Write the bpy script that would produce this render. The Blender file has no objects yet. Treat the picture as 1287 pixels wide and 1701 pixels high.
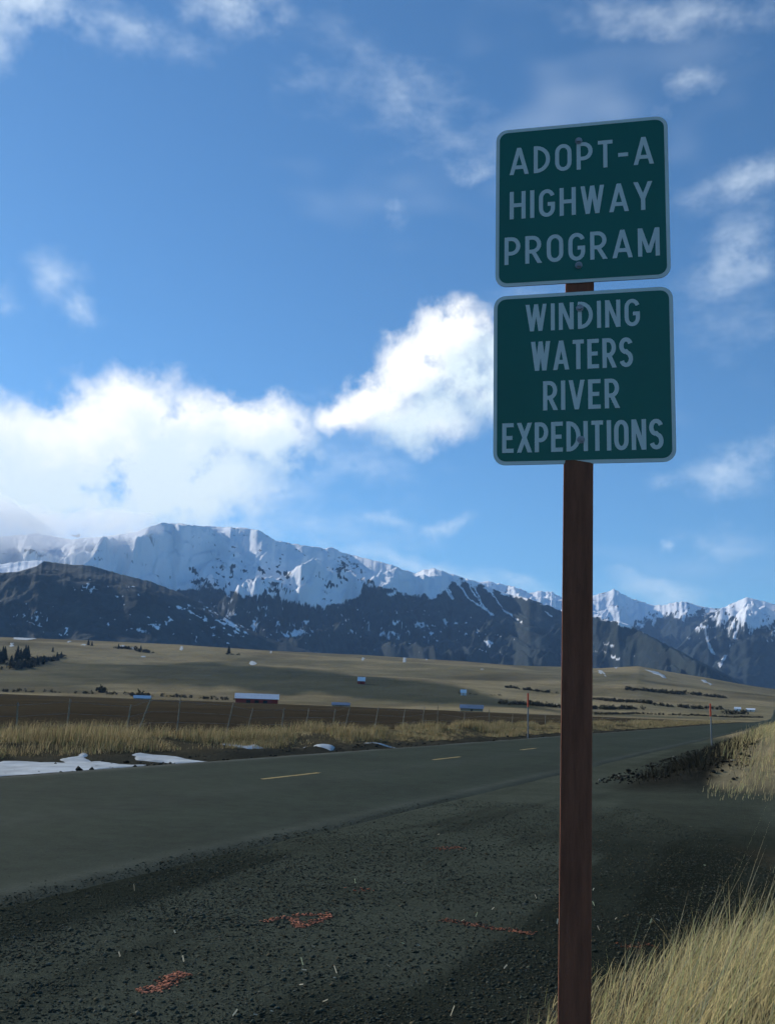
import bpy, bmesh, math, random
import numpy as np
from mathutils import Matrix, Vector

random.seed(7)
RNG = np.random.default_rng(11)
sc = bpy.context.scene
C = sc.collection

# ------------------------------------------------------------------ camera
PW, PH = 1287.0, 1701.0              # photograph size
FPX = 1560.0                         # focal length in photograph pixels
PITCH, ROLL, CAMZ = math.radians(11.6), math.radians(2.01), 1.6
cp, sp = math.cos(PITCH), math.sin(PITCH)
cr, sr = math.cos(ROLL), math.sin(ROLL)
_R = np.array([1.0, 0, 0]); F_ = np.array([0, cp, sp]); _U = np.array([0, -sp, cp])
R_ = cr * _R + sr * _U
U_ = -sr * _R + cr * _U
cd = bpy.data.cameras.new('camera'); cam = bpy.data.objects.new('camera', cd); C.objects.link(cam)
cd.sensor_fit = 'VERTICAL'; cd.sensor_height = 24.0; cd.lens = FPX / PH * 24.0
cd.clip_start = 0.05; cd.clip_end = 80000
cam.matrix_world = Matrix(((R_[0], U_[0], -F_[0], 0), (R_[1], U_[1], -F_[1], 0), (R_[2], U_[2], -F_[2], CAMZ), (0, 0, 0, 1)))
sc.camera = cam

# ------------------------------------------------------------------ light
SUN_EL, SUN_AZ = math.radians(27), math.radians(-52)     # azimuth clockwise from the view direction (+Y)
SUNV = Vector((math.sin(SUN_AZ) * math.cos(SUN_EL), math.cos(SUN_AZ) * math.cos(SUN_EL), math.sin(SUN_EL)))
sl = bpy.data.lights.new('sun', 'SUN'); so = bpy.data.objects.new('sun', sl); C.objects.link(so)
sl.energy = 3.2; sl.angle = math.radians(0.55); sl.color = (1.0, 0.94, 0.84)
so.rotation_euler = SUNV.to_track_quat('Z', 'Y').to_euler()
sc.view_settings.view_transform = 'Standard'; sc.view_settings.look = 'None'
sc.view_settings.exposure = 0.35; sc.view_settings.gamma = 1.0; sc.view_settings.use_curve_mapping = False
sc.cycles.use_denoising = True
sc.cycles.max_bounces = 12; sc.cycles.diffuse_bounces = 2; sc.cycles.glossy_bounces = 2; sc.cycles.volume_bounces = 10; sc.cycles.transparent_max_bounces = 4
sc.cycles.use_adaptive_sampling = True; sc.cycles.adaptive_threshold = 0.03; sc.cycles.adaptive_min_samples = 12


def ray(x, y):
    d = R_ * (x - PW / 2) / FPX - U_ * (y - PH / 2) / FPX + F_
    return d / np.linalg.norm(d)


def azel(x, y):
    d = ray(x, y)
    return math.degrees(math.atan2(d[0], d[1])), math.degrees(math.asin(d[2]))


# ------------------------------------------------------------------ node helper
class NT:
    def __init__(s, tree): s.t = tree; s.n = tree.nodes; s.l = tree.links
    def new(s, kind, **kw):
        n = s.n.new(kind)
        for k, v in kw.items(): setattr(n, k, v)
        return n
    def put(s, sock, v):
        if isinstance(v, bpy.types.NodeSocket): s.l.new(v, sock)
        elif v is not None: sock.default_value = v
    def math(s, op, a, b=None, c=None, clamp=False):
        n = s.new('ShaderNodeMath', operation=op, use_clamp=clamp)
        for i, v in enumerate((a, b, c)): s.put(n.inputs[i], v)
        return n.outputs[0]
    def vmath(s, op, a, b=None, scale=None, out=0):
        n = s.new('ShaderNodeVectorMath', operation=op)
        s.put(n.inputs[0], a)
        if b is not None: s.put(n.inputs[1], b)
        if scale is not None: s.put(n.inputs['Scale'], scale)
        return n.outputs[out]
    def ramp(s, v, lo, hi, a=0.0, b=1.0, smooth=True):
        n = s.new('ShaderNodeMapRange', interpolation_type='SMOOTHSTEP' if smooth else 'LINEAR')
        for i, q in enumerate((v, lo, hi, a, b)): s.put(n.inputs[i], q)
        return n.outputs[0]
    def noise(s, vec, scale, detail=4.0, rough=0.55, dim='3D', out=0, dist=0.0):
        n = s.new('ShaderNodeTexNoise', noise_dimensions=dim)
        if vec is not None: s.l.new(vec, n.inputs['Vector'])
        n.inputs['Scale'].default_value = scale; n.inputs['Detail'].default_value = detail
        n.inputs['Roughness'].default_value = rough; n.inputs['Distortion'].default_value = dist
        return n.outputs[out]
    def mix(s, f, a, b, mode='MIX'):
        n = s.new('ShaderNodeMix', data_type='RGBA', blend_type=mode)
        s.put(n.inputs['Factor'], f)
        for sock, v in ((n.inputs[6], a), (n.inputs[7], b)):
            if isinstance(v, tuple) and len(v) == 3: v = v + (1.0,)
            s.put(sock, v)
        return n.outputs[2]


# ------------------------------------------------------------------ sky and clouds (a world at infinity, by direction)
CUMULUS = [  # centre px, radii px, rotation deg, weight
    (40, 800, 130, 110, 0, 1.0), (200, 730, 150, 100, -15, 1.0), (225, 690, 70, 52, -10, 1.0), (110, 770, 120, 90, 0, 1.0),
    (300, 720, 120, 72, 10, 1.0), (400, 715, 95, 55, 5, 1.0), (250, 800, 190, 90, 0, .95), (330, 790, 150, 80, 0, .72),
    (-90, 790, 150, 130, 0, 1.0), (120, 850, 160, 55, 0, .92), (450, 740, 80, 48, 15, .8), (-220, 850, 160, 120, 0, 1.0),
    (740, 560, 82, 60, -20, 1.0), (690, 610, 98, 56, -35, .95), (620, 660, 86, 46, -35, .9), (770, 620, 115, 66, 0, .78),
    (860, 600, 100, 70, 10, .7), (560, 690, 60, 32, -30, .85), (850, 660, 120, 45, 0, .62), (700, 690, 130, 45, -10, .65),
]
WISPS = [
    (430, 830, 260, 110, 10, .55), (560, 770, 180, 70, 10, .42),
    (40, 10, 130, 45, -5, .95), (370, 10, 130, 42, 0, .8), (200, 30, 130, 34, 5, .6), (-30, 40, 60, 60, 0, .8),
    (660, 165, 190, 60, 22, .42), (560, 120, 140, 45, 10, .32), (775, 272, 50, 26, 0, .62), (665, 355, 26, 26, 0, .4),
    (100, 450, 42, 34, 20, .6), (135, 505, 50, 22, 50, .6), (20, 485, 28, 24, 0, .5), 
    (1140, 140, 60, 34, -20, .52), (1120, 20, 200, 40, 5, .5), 
    (1235, 300, 95, 36, -20, .72), (1250, 430, 120, 48, -18, .72), (1290, 400, 100, 60, 0, .55), (1215, 545, 130, 36, 0, .28),
    (1225, 780, 110, 38, -22, .72), (1130, 810, 50, 26, 0, .5), (1105, 905, 20, 15, 0, .95), (1180, 905, 110, 32, 6, .5),
    (640, 866, 58, 20, 4, .72), (758, 872, 52, 17, -14, .75), 
    (680, 945, 190, 26, 10, .75), (1090, 975, 120, 24, 10, .6), (880, 965, 60, 16, 8, .5), (560, 910, 120, 20, 12, .55),
    (940, 560, 120, 80, 0, .5), 
]


def blob_group(name, blobs):
    g = bpy.data.node_groups.new(name, 'ShaderNodeTree')
    g.interface.new_socket('P', in_out='INPUT', socket_type='NodeSocketVector')
    g.interface.new_socket('Field', in_out='OUTPUT', socket_type='NodeSocketFloat')
    N = NT(g); gi = N.new('NodeGroupInput'); go = N.new('NodeGroupOutput')
    acc = None
    for (x, y, rx, ry, rot, w) in blobs:
        az, el = azel(x, y)
        k = math.degrees(1 / FPX)
        m = N.new('ShaderNodeMapping', vector_type='TEXTURE')
        N.l.new(gi.outputs[0], m.inputs['Vector'])
        m.inputs['Location'].default_value = (az, el, 0)
        m.inputs['Rotation'].default_value = (0, 0, math.radians(-rot - 2.0))
        m.inputs['Scale'].default_value = (rx * k * 1.25, ry * k * 1.25, 1)
        ln = N.vmath('LENGTH', m.outputs[0], out=1)
        v = N.math('SUBTRACT', 1.0, ln)
        v = N.math('MULTIPLY', v, w)
        acc = v if acc is None else N.math('SMOOTH_MAX', acc, v, 0.12)
    N.l.new(acc, go.inputs[0])
    return g


world = bpy.data.worlds.new('World'); sc.world = world; world.use_nodes = True
N = NT(world.node_tree); N.n.clear()
sky = N.new('ShaderNodeTexSky', sky_type='NISHITA')
sky.sun_disc = False; sky.sun_elevation = SUN_EL; sky.sun_rotation = SUN_AZ
sky.altitude = 1300; sky.air_density = 1.0; sky.dust_density = 0.25; sky.ozone_density = 1.2
tc = N.new('ShaderNodeTexCoord'); dirv = tc.outputs['Generated']
sep = N.new('ShaderNodeSeparateXYZ'); N.l.new(dirv, sep.inputs[0])
azn = N.math('MULTIPLY', N.math('ARCTAN2', sep.outputs[0], sep.outputs[1]), 180 / math.pi)
eln = N.math('MULTIPLY', N.math('ARCSINE', sep.outputs[2]), 180 / math.pi)
cmb = N.new('ShaderNodeCombineXYZ'); N.l.new(azn, cmb.inputs[0]); N.l.new(eln, cmb.inputs[1])
P0 = cmb.outputs[0]
# ragged edges: the direction is bent by fractal noise before the cloud shapes are read
w1 = N.vmath('SUBTRACT', N.noise(dirv, 22, 4, .62, out=1), (.5, .5, .5))
w2 = N.vmath('SUBTRACT', N.noise(dirv, 9, 1, .5, out=1), (.5, .5, .5))
warp = N.vmath('ADD', N.vmath('SCALE', w1, scale=2.6), N.vmath('SCALE', w2, scale=2.4))
PWV = N.vmath('ADD', P0, warp)
gc = blob_group('cumulus_shapes', CUMULUS); gcs = blob_group('cumulus_shapes_towards_sun', [q for q in CUMULUS if q[2] >= 82 and q[0] > -200 and q[5] > .75]); gw = blob_group('wisp_shapes', WISPS)


def field(g, vec):
    n = N.new('ShaderNodeGroup'); n.node_tree = g; N.l.new(vec, n.inputs[0]); return n.outputs[0]


billow = N.noise(dirv, 26, 5, .6)
cf = N.math('ADD', field(gc, PWV), N.math('MULTIPLY', N.math('SUBTRACT', billow, .5), .55))
cop = N.ramp(cf, -0.06, .56)
toSun = N.vmath('ADD', PWV, (-2.2, 1.9, 0))
cf2 = N.math('ADD', field(gcs, toSun), N.math('MULTIPLY', N.math('SUBTRACT', N.noise(N.vmath('ADD', dirv, (-.035, 0, .03)), 26, 2, .6), .5), .55))
shade = N.ramp(cf2, -0.15, .62, 1.0, 0.0)
ccol = N.mix(shade, (.72, .83, .87), (1.02, 1.02, .99))
# thin streaks
stv = N.new('ShaderNodeMapping'); N.l.new(dirv, stv.inputs['Vector'])
stv.inputs['Scale'].default_value = (1.0, 1.0, 2.2); stv.inputs['Rotation'].default_value = (0, .35, 0)
streak = N.noise(stv.outputs[0], 13, 5, .62)
wf = N.math('ADD', field(gw, PWV), N.math('MULTIPLY', N.math('SUBTRACT', streak, .5), 1.1))
wop = N.math('MULTIPLY', N.ramp(wf, -.05, 1.2), .70)
# thin scattered cloud over the whole rest of the sky, same streak noise
gen = N.math('MULTIPLY', N.ramp(N.noise(stv.outputs[0], 3.2, 3, .6), .58, .85), .25)
wop = N.math('MAXIMUM', wop, gen)
SKYSTR = 0.1
world.cycles.sampling_method = 'MANUAL'; world.cycles.sample_map_resolution = 256
skyc = N.vmath('MULTIPLY', sky.outputs[0], (SKYSTR * .54, SKYSTR * .89, SKYSTR * 1.12))   # this camera's rendering of a clear blue sky
above = N.ramp(eln, -1.0, 2.0)
c1 = N.mix(N.math('MULTIPLY', wop, above), skyc, (.80, .90, .97))
c2 = N.mix(N.math('MULTIPLY', cop, above), c1, ccol)
bg = N.new('ShaderNodeBackground'); N.l.new(c2, bg.inputs[0]); bg.inputs[1].default_value = 1.0
wo = N.new('ShaderNodeOutputWorld'); N.l.new(bg.outputs[0], wo.inputs[0])

# ------------------------------------------------------------------ numpy noise
def _h(ix, iy, s):
    n = (ix.astype(np.int64) * 374761393 + iy.astype(np.int64) * 668265263 + s * 974634777) & 0x7fffffff
    n = ((n ^ (n >> 13)) * 1274126177) & 0x7fffffff
    n = ((n ^ (n >> 16)) * 1103515245 + 12345) & 0x7fffffff
    return (n >> 8).astype(np.float64) / float(0x7fffff)


def vnoise(x, y, s=0):
    x = np.asarray(x, float); y = np.asarray(y, float)
    ix = np.floor(x); iy = np.floor(y); fx = x - ix; fy = y - iy
    fx = fx * fx * fx * (fx * (fx * 6 - 15) + 10); fy = fy * fy * fy * (fy * (fy * 6 - 15) + 10)
    a = _h(ix, iy, s); b = _h(ix + 1, iy, s); c = _h(ix, iy + 1, s); d = _h(ix + 1, iy + 1, s)
    return (a + (b - a) * fx) * (1 - fy) + (c + (d - c) * fx) * fy


def fbm(x, y, o=5, s=0, g=.5):
    t = 0; a = 1; n = 0
    for i in range(o):
        t = t + a * vnoise(x * 2 ** i + 17.3 * i, y * 2 ** i - 9.1 * i, s + i); n += a; a *= g
    return t / n


def ridged(x, y, o=5, s=0, g=.5):
    t = 0; a = 1; n = 0
    for i in range(o):
        t = t + a * (1 - np.abs(2 * vnoise(x * 2 ** i + 5.7 * i, y * 2 ** i + 3.3 * i, s + i) - 1)); n += a; a *= g
    return t / n


def sst(v, a, b):
    t = np.clip((np.asarray(v, float) - a) / (b - a), 0, 1)
    return t * t * (3 - 2 * t)


# ------------------------------------------------------------------ mesh helpers
def mesh_np(name, verts, faces, mat=None, smooth=False, attrs=None):
    """verts (n,3); faces: (m,k) array or list of such arrays"""
    me = bpy.data.meshes.new(name)
    fl = faces if isinstance(faces, list) else [faces]
    fl = [np.asarray(q, np.int32) for q in fl if len(q)]
    verts = np.asarray(verts, np.float32)
    nl = sum(q.size for q in fl); nf = sum(len(q) for q in fl)
    me.vertices.add(len(verts)); me.vertices.foreach_set('co', verts.ravel())
    me.loops.add(nl); me.polygons.add(nf)
    me.loops.foreach_set('vertex_index', np.concatenate([q.ravel() for q in fl]))
    st = []; k = 0
    for q in fl:
        st.append(np.arange(len(q)) * q.shape[1] + k); k += q.size
    me.polygons.foreach_set('loop_start', np.concatenate(st).astype(np.int32))
    if smooth: me.polygons.foreach_set('use_smooth', np.ones(nf, bool))
    if attrs:
        for an, av in attrs.items():
            av = np.asarray(av, np.float32)
            if av.ndim == 1:
                a = me.attributes.new(an, 'FLOAT', 'POINT'); a.data.foreach_set('value', av)
            else:
                a = me.attributes.new(an, 'FLOAT_COLOR', 'POINT')
                a.data.foreach_set('color', np.concatenate([av, np.ones((len(av), 1), np.float32)], 1).ravel())
    me.update(calc_edges=True); me.validate()
    if mat: me.materials.append(mat)
    return me


def link(name, me, parent=None, loc=None):
    o = bpy.data.objects.new(name, me); C.objects.link(o)
    if parent: o.parent = parent
    if loc is not None: o.location = loc
    return o


def tag(o, label=None, cat=None, group=None, kind=None):
    if label: o['label'] = label
    if cat: o['category'] = cat
    if group: o['group'] = group
    if kind: o['kind'] = kind
    return o


def empty(name, loc, rz=0.0):
    o = bpy.data.objects.new(name, None); C.objects.link(o); o.location = loc; o.rotation_euler = (0, 0, rz)
    o.empty_display_size = .2
    return o


def copy_tree(o, parent=None):
    c = o.copy(); C.objects.link(c); c.parent = parent
    for ch in list(o.children): copy_tree(ch, c)
    return c


def grid_faces(nr, nc):
    i = np.arange(nr - 1)[:, None] * nc + np.arange(nc - 1)[None, :]
    return np.stack([i, i + 1, i + nc + 1, i + nc], -1).reshape(-1, 4)


class MB:
    def __init__(s): s.bm = bmesh.new()
    def box(s, c, d, rot=None, bevel=0.0):
        r = bmesh.ops.create_cube(s.bm, size=1.0)
        M = Matrix.Translation(c) @ (rot.to_4x4() if rot else Matrix.Identity(4)) @ Matrix.Diagonal((d[0], d[1], d[2], 1))
        bmesh.ops.transform(s.bm, matrix=M, verts=r['verts'])
        if bevel:
            ed = list({e for v in r['verts'] for e in v.link_edges})
            bmesh.ops.bevel(s.bm, geom=ed, offset=bevel, segments=2, affect='EDGES', profile=.6)
        return s
    def cyl(s, a, b, r1, r2, n=8):
        a, b = Vector(a), Vector(b); d = b - a
        r = bmesh.ops.create_cone(s.bm, cap_ends=True, segments=n, radius1=r1, radius2=r2, depth=d.length)
        M = Matrix.Translation((a + b) / 2) @ d.to_track_quat('Z', 'Y').to_matrix().to_4x4()
        bmesh.ops.transform(s.bm, matrix=M, verts=r['verts']); return s
    def poly(s, pts):
        s.bm.faces.new([s.bm.verts.new(p) for p in pts]); return s
    def build(s, name, mat, parent=None, smooth=False):
        me = bpy.data.meshes.new(name); bmesh.ops.recalc_face_normals(s.bm, faces=s.bm.faces); s.bm.to_mesh(me); s.bm.free()
        me.materials.append(mat)
        if smooth:
            for p in me.polygons: p.use_smooth = True
        return link(name, me, parent)


# ------------------------------------------------------------------ materials
def mat_new(name):
    m = bpy.data.materials.new(name); m.use_nodes = True
    N = NT(m.node_tree); N.n.clear()
    out = N.new('ShaderNodeOutputMaterial'); b = N.new('ShaderNodeBsdfPrincipled'); N.l.new(b.outputs[0], out.inputs[0])
    return m, N, b, out


def plain(name, col, rough=.7, var=.25, scale=8.0, bump=0.0, bscale=40.0, metallic=0.0, stretch=None, spec=.3):
    m, N, b, out = mat_new(name)
    tc = N.new('ShaderNodeTexCoord'); v = tc.outputs['Object']
    if stretch:
        mp = N.new('ShaderNodeMapping'); N.l.new(v, mp.inputs[0]); mp.inputs['Scale'].default_value = stretch; v = mp.outputs[0]
    n = N.noise(v, scale, 6, .6)
    k = N.ramp(n, .25, .75, 1 - var, 1 + var, smooth=False)
    N.l.new(N.vmath('SCALE', col, scale=k), b.inputs['Base Color'])
    b.inputs['Roughness'].default_value = rough; b.inputs['Metallic'].default_value = metallic
    b.inputs['Specular IOR Level'].default_value = spec
    if bump:
        bn = N.new('ShaderNodeBump'); bn.inputs['Strength'].default_value = bump; bn.inputs['Distance'].default_value = .02
        N.l.new(N.noise(v, bscale, 5, .6), bn.inputs['Height']); N.l.new(bn.outputs[0], b.inputs['Normal'])
    return m


def cover_mat(name, var=.3, scales=(.6, 9.0, 90.0), bump=.5, bdist=.03, rough=1.0, spec=0.0):
    """land cover: colour from the 'cover' attribute, broken up by noise"""
    m, N, b, out = mat_new(name)
    a = N.new('ShaderNodeAttribute', attribute_name='cover')
    g = N.new('ShaderNodeNewGeometry'); p = g.outputs['Position']
    n1 = N.noise(p, scales[0], 4, .6); n2 = N.noise(p, scales[1], 4, .65); n3 = N.noise(p, scales[2], 3, .7)
    s = N.math('ADD', N.math('ADD', N.math('MULTIPLY', n1, .8), N.math('MULTIPLY', n2, .7)), N.math('MULTIPLY', n3, .9))
    k = N.ramp(s, .75, 1.65, 1 - var, 1 + var, smooth=False)
    N.l.new(N.vmath('SCALE', a.outputs['Color'], scale=k), b.inputs['Base Color'])
    b.inputs['Roughness'].default_value = rough; b.inputs['Specular IOR Level'].default_value = spec
    bn = N.new('ShaderNodeBump'); bn.inputs['Strength'].default_value = bump; bn.inputs['Distance'].default_value = bdist
    N.l.new(N.math('ADD', n2, N.math('MULTIPLY', n3, .6)), bn.inputs['Height']); N.l.new(bn.outputs[0], b.inputs['Normal'])
    return m


def blade_mat(name, transl=.4):
    m, N, b, out = mat_new(name)
    N.n.remove(b)
    a = N.new('ShaderNodeAttribute', attribute_name='cover')
    d = N.new('ShaderNodeBsdfDiffuse'); t = N.new('ShaderNodeBsdfTranslucent'); mx = N.new('ShaderNodeMixShader')
    N.l.new(a.outputs['Color'], d.inputs[0]); N.l.new(a.outputs['Color'], t.inputs[0])
    mx.inputs[0].default_value = transl
    N.l.new(d.outputs[0], mx.inputs[1]); N.l.new(t.outputs[0], mx.inputs[2]); N.l.new(mx.outputs[0], out.inputs[0])
    return m


M = {}
M['ground'] = cover_mat('dry_ground', .45, (.5, 6, 60), .7, .05)
M['gravel'] = cover_mat('gravel_surface', .55, (.5, 14, 110), .9, .02)
M['hill'] = cover_mat('hill_pasture', .42, (.007, .035, .3), .8, 1.6)
M['blade'] = blade_mat('dry_grass_blades')
M['stone'] = cover_mat('gravel_stones', .35, (2, 30, 200), .3, .004, .9, .05)
M['snow'] = plain('old_snow', (.40, .43, .43), .8, .40, 1.3, .4, 14)
M['brush'] = blade_mat('brush_twigs', .15)

# ------------------------------------------------------------------ ground shape
TH = math.atan(.43); CT, ST = math.cos(TH), math.sin(TH)
RX, RY = 0.1, 25.0                                # a point on the road's centre line


def uv(x, y):
    dx, dy = x - RX, y - RY
    return -dx * CT + dy * ST, dx * ST + dy * CT   # u: left of the road's axis, v: along it


def xy(u, v): return RX - u * CT + v * ST, RY + u * ST + v * CT


HILL_PX = [(-500, 1075), (-250, 1062), (0, 1058), (150, 1064), (300, 1071), (450, 1081), (600, 1088), (760, 1098), (900, 1109), (985, 1111), (1060, 1107),
           (1110, 1116), (1170, 1126), (1230, 1137), (1287, 1146), (1400, 1160), (1600, 1150), (1900, 1120)]
_ha = np.array([azel(*p)[0] for p in HILL_PX]); _he = np.array([azel(*p)[1] for p in HILL_PX])


def hill_geo(az):
    Fd = np.interp(az, [-60, -22, -8, 4, 12, 60], [760, 760, 640, 520, 460, 420])
    Rc = np.interp(az, [-60, -22, 0, 22, 60], [2100, 2100, 2200, 2700, 2700]) + 160 * (fbm(az * .09 + 40, az * 0 + 3, 3, 5) - .5)
    H = np.tan(np.radians(np.interp(az, _ha, _he))) * Rc + CAMZ
    fade = sst(np.abs(az), 75, 48)
    return Fd, Rc, np.maximum(H, 8) * fade


def hz(x, y):
    x = np.asarray(x, float); y = np.asarray(y, float)
    r = np.hypot(x, y); az = np.degrees(np.arctan2(x, y)); u, v = uv(x, y)
    z = np.zeros_like(r)
    near = sst(r, 260, 120)
    # road bed is sunk a little under the road slab
    z -= .06 * sst(np.abs(u), 4.3, 3.9)
    # far side: ditch, then bank with the fence
    z += near * (-.14 * sst(u, 4.2, 5.3) * sst(u, 8.6, 6.8) + .22 * sst(u, 8.2, 10.2) * sst(u, 16, 11.5))
    z += near * .10 * (fbm(x * .8, y * .8, 4, 21) - .5) * sst(u, 4.3, 6)
    z += near * .20 * np.exp(-((u - 5.9) / .6) ** 2) * sst(fbm(v * .16 + 3, u * .1, 3, 25), .46, .6) * sst(v, -2, 1)
    # near side beyond the drive: a rough earth bank rising to a grassy shelf
    wob = .9 * (fbm(u * .3 + 9, v * .15, 3, 31) - .5)
    e = sst(-u + wob, 5.9, 9.8) * sst(v + 2.4 * wob + .45 * (u + 9), -1.2, 3.5)
    bank = 1.15 * e * sst(v, 500, 200)
    z += bank + e * (1 - .6 * sst(-u, 9, 13)) * .35 * (fbm(x * 1.3, y * 1.3, 4, 33) - .5)
    # foreground verge under the tall grass
    gl = grass_edge(x, y)
    z += .16 * sst(gl, 0, 1.6) * sst(y, 12, 8)
    # turnout: slow swells and wheel ruts
    tr = sst(-u, 4.2, 5.0) * sst(r, 45, 25) * (1 - e)
    z += tr * .05 * (fbm(x * .35, y * .35, 3, 41) - .5)
    # hill beyond the plain
    Fd, Rc, H = hill_geo(az)
    t = np.clip((r - Fd) / (Rc - Fd), 0, 1.0)
    S = .55 * t ** 1.35 + .45 * sst(t, 0, 1)
    und = (fbm(x * .0035, y * .0035, 4, 51) - .5) * 34 * t * (1 - t) * 2.2 + (ridged(x * .0016 + y * .0006, y * .0035, 3, 57) - .5) * 26 * t * (1 - t) * 2
    back = np.clip((r - Rc) / 900, 0, 1)
    z += np.where(r > Fd, H * S * (1 - .9 * sst(back, 0, 1)) + und * np.clip(H / 60, 0, 1), 0)
    return z


def grass_edge(x, y):
    """signed distance-like value: > 0 inside the tall grass by the sign"""
    xb = np.interp(y, [0, 2.5, 3.6, 4.7, 5.8, 7.0, 8.0, 9.0], [.12, .12, .14, .40, 1.05, 2.15, 3.2, 4.3])
    return (x - xb) + .35 * (fbm(x * 1.4, y * 1.4, 3, 61) - .5)


def hzs(x, y): return float(hz(np.array([x]), np.array([y]))[0])


def hit(px, py, rmax=4000):
    """where the ray through a photograph pixel meets the land"""
    d = ray(px, py); h = math.hypot(d[0], d[1])
    a, b = 3.0, rmax
    for cnt in (360, 40, 30):
        rs = np.geomspace(a, b, cnt)
        X = d[0] / h * rs; Y = d[1] / h * rs; Z = CAMZ + d[2] / h * rs
        below = Z < hz(X, Y)
        k = int(np.argmax(below)) if below.any() else len(rs) - 1
        a, b = rs[max(k - 1, 0)], rs[k] * 1.0001
    return float(X[k]), float(Y[k]), float(hz(X[k:k + 1], Y[k:k + 1])[0])


def cover(x, y):
    r = np.hypot(x, y); u, v = uv(x, y); az = np.degrees(np.arctan2(x, y))
    tan_ = np.array([.285, .228, .128]); straw = np.array([.30, .25, .14]); soil = np.array([.030, .028, .022])
    grav = np.array([.030, .035, .026]); grav2 = np.array([.072, .080, .058]); green = np.array([.085, .088, .058]); earth = np.array([.10, .085, .055])
    n = fbm(x * .4, y * .4, 4, 71); n2 = fbm(x * .006, y * .006, 5, 73)
    c = np.ones(x.shape + (1,)) * tan_
    def lay(m, col):
        nonlocal c
        m = np.clip(m, 0, 1)[..., None]; c = c * (1 - m) + col * m
    # hill: shorter greener pasture, streaks of bare ground and straw
    far = sst(r, 300, 420)
    Fd, Rc, H = hill_geo(az); t = np.clip((r - Fd) / (Rc - Fd), 0, 1.2)
    lay(far * .55 * sst(n2, .42, .66), green)
    lay(far * .5 * sst(fbm(az * .16 + 7, t * 9, 4, 77), .5, .72), earth)
    lay(far * .35 * sst(fbm(az * .2 + 3, t * 14, 3, 78), .55, .7), straw)
    lo = np.interp(az, [-40, -23, -12, -4, 6, 11], [.10, .12, .16, .12, .05, .0]); hi = np.interp(az, [-40, -23, -12, -8, 0, 6, 11], [.36, .40, .52, .50, .36, .20, .02])  # one broad darker band across the slope, weaker at the left
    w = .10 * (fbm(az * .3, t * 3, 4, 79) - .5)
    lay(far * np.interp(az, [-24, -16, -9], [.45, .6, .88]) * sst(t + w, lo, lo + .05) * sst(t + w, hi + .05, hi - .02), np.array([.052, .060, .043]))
    # turnout gravel
    gm = sst(-u, 3.4, 4.2) * sst(r, 90, 60)
    lay(gm, grav)
    lay(gm * sst(r, 9, 20) * .75, grav2)
    lay(gm * .7 * sst(r, 17, 11) * sst(-u, 5.2, 7.5) * sst(fbm(u * .8, v * .12, 4, 81), .48, .62), grav * .5)
    lay(gm * .65 * sst(fbm(u * .7 + 5, v * .1, 4, 83), .52, .66), grav2 * 1.2)
    # bank
    wob = .9 * (fbm(u * .3 + 9, v * .15, 3, 31) - .5)
    e = sst(-u + wob, 5.4, 6.8) * sst(v + 2.4 * wob + .45 * (u + 9), -1.6, 1.0)
    lay(e, np.array([.026, .026, .021]))
    lay(e * sst(-u + 1.5 * (n - .5), 8.0, 8.8), tan_ * 1.15)
    # far ditch and bank
    fs = sst(u, 3.6, 4.4) * sst(r, 400, 300)
    lay(fs, np.array([.085, .072, .045])); lay(fs * sst(u, 8.4, 7.0) * .9, np.array([.045, .045, .035]))
    lay(sst(grass_edge(x, y), -.1, .3) * sst(y, 13, 10), earth * .8)
    return c


def polar(r_list, az_list):
    rr, aa = np.meshgrid(r_list, np.radians(az_list), indexing='ij')
    return rr * np.sin(aa), rr * np.cos(aa)


AZ = np.concatenate([np.arange(-180, -60, 4.0), np.arange(-60, -30, .8), np.arange(-30, 30, .12), np.arange(30, 60, .8), np.arange(60, 180.01, 4.0)])
r_near = np.geomspace(.4, 420, 470)
x, y = polar(r_near, AZ)
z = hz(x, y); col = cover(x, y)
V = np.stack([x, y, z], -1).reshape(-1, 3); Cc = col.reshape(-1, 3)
Fq = grid_faces(*x.shape)
cx, cy = V[Fq, 0].mean(1), V[Fq, 1].mean(1)
cu, cv = uv(cx, cy)
ism = (cu < -3.6) & (np.hypot(cx, cy) < 75) & (grass_edge(cx, cy) < .1) & ~((cu < -6.0) & (cv > -.6 - .45 * (cu + 9)))


def sub(V, F, A):
    u_, inv = np.unique(F, return_inverse=True)
    return V[u_], inv.reshape(F.shape), A[u_]


v_, f_, a_ = sub(V, Fq[~ism], Cc)
tag(link('ground', mesh_np('ground', v_, f_, M['ground'], True, {'cover': a_})), kind='structure')
v_, f_, a_ = sub(V, Fq[ism], Cc)
tag(link('gravel_turnout', mesh_np('gravel_turnout', v_, f_, M['gravel'], True, {'cover': a_})), kind='structure')

r_far = np.concatenate([np.geomspace(420, 3600, 190), [4500, 6500, 9500, 14300]])
r_far[0] = r_near[-1]
AZF = np.concatenate([np.arange(-180, -60, 4.0), np.arange(-60, -28, .8), np.arange(-28, 28, .10), np.arange(28, 60, .8), np.arange(60, 180.01, 4.0)])
AZF = AZ  # same spokes as the ground, so that the two sheets share their seam
x, y = polar(r_far, AZF); z = hz(x, y)
z = np.where(np.hypot(x, y) > 3700, np.minimum(z, 0) - 2, z)
tag(link('hillside', mesh_np('hillside', np.stack([x, y, z], -1).reshape(-1, 3), grid_faces(*x.shape), M['hill'], True, {'cover': cover(x, y).reshape(-1, 3)})), kind='structure')

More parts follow.
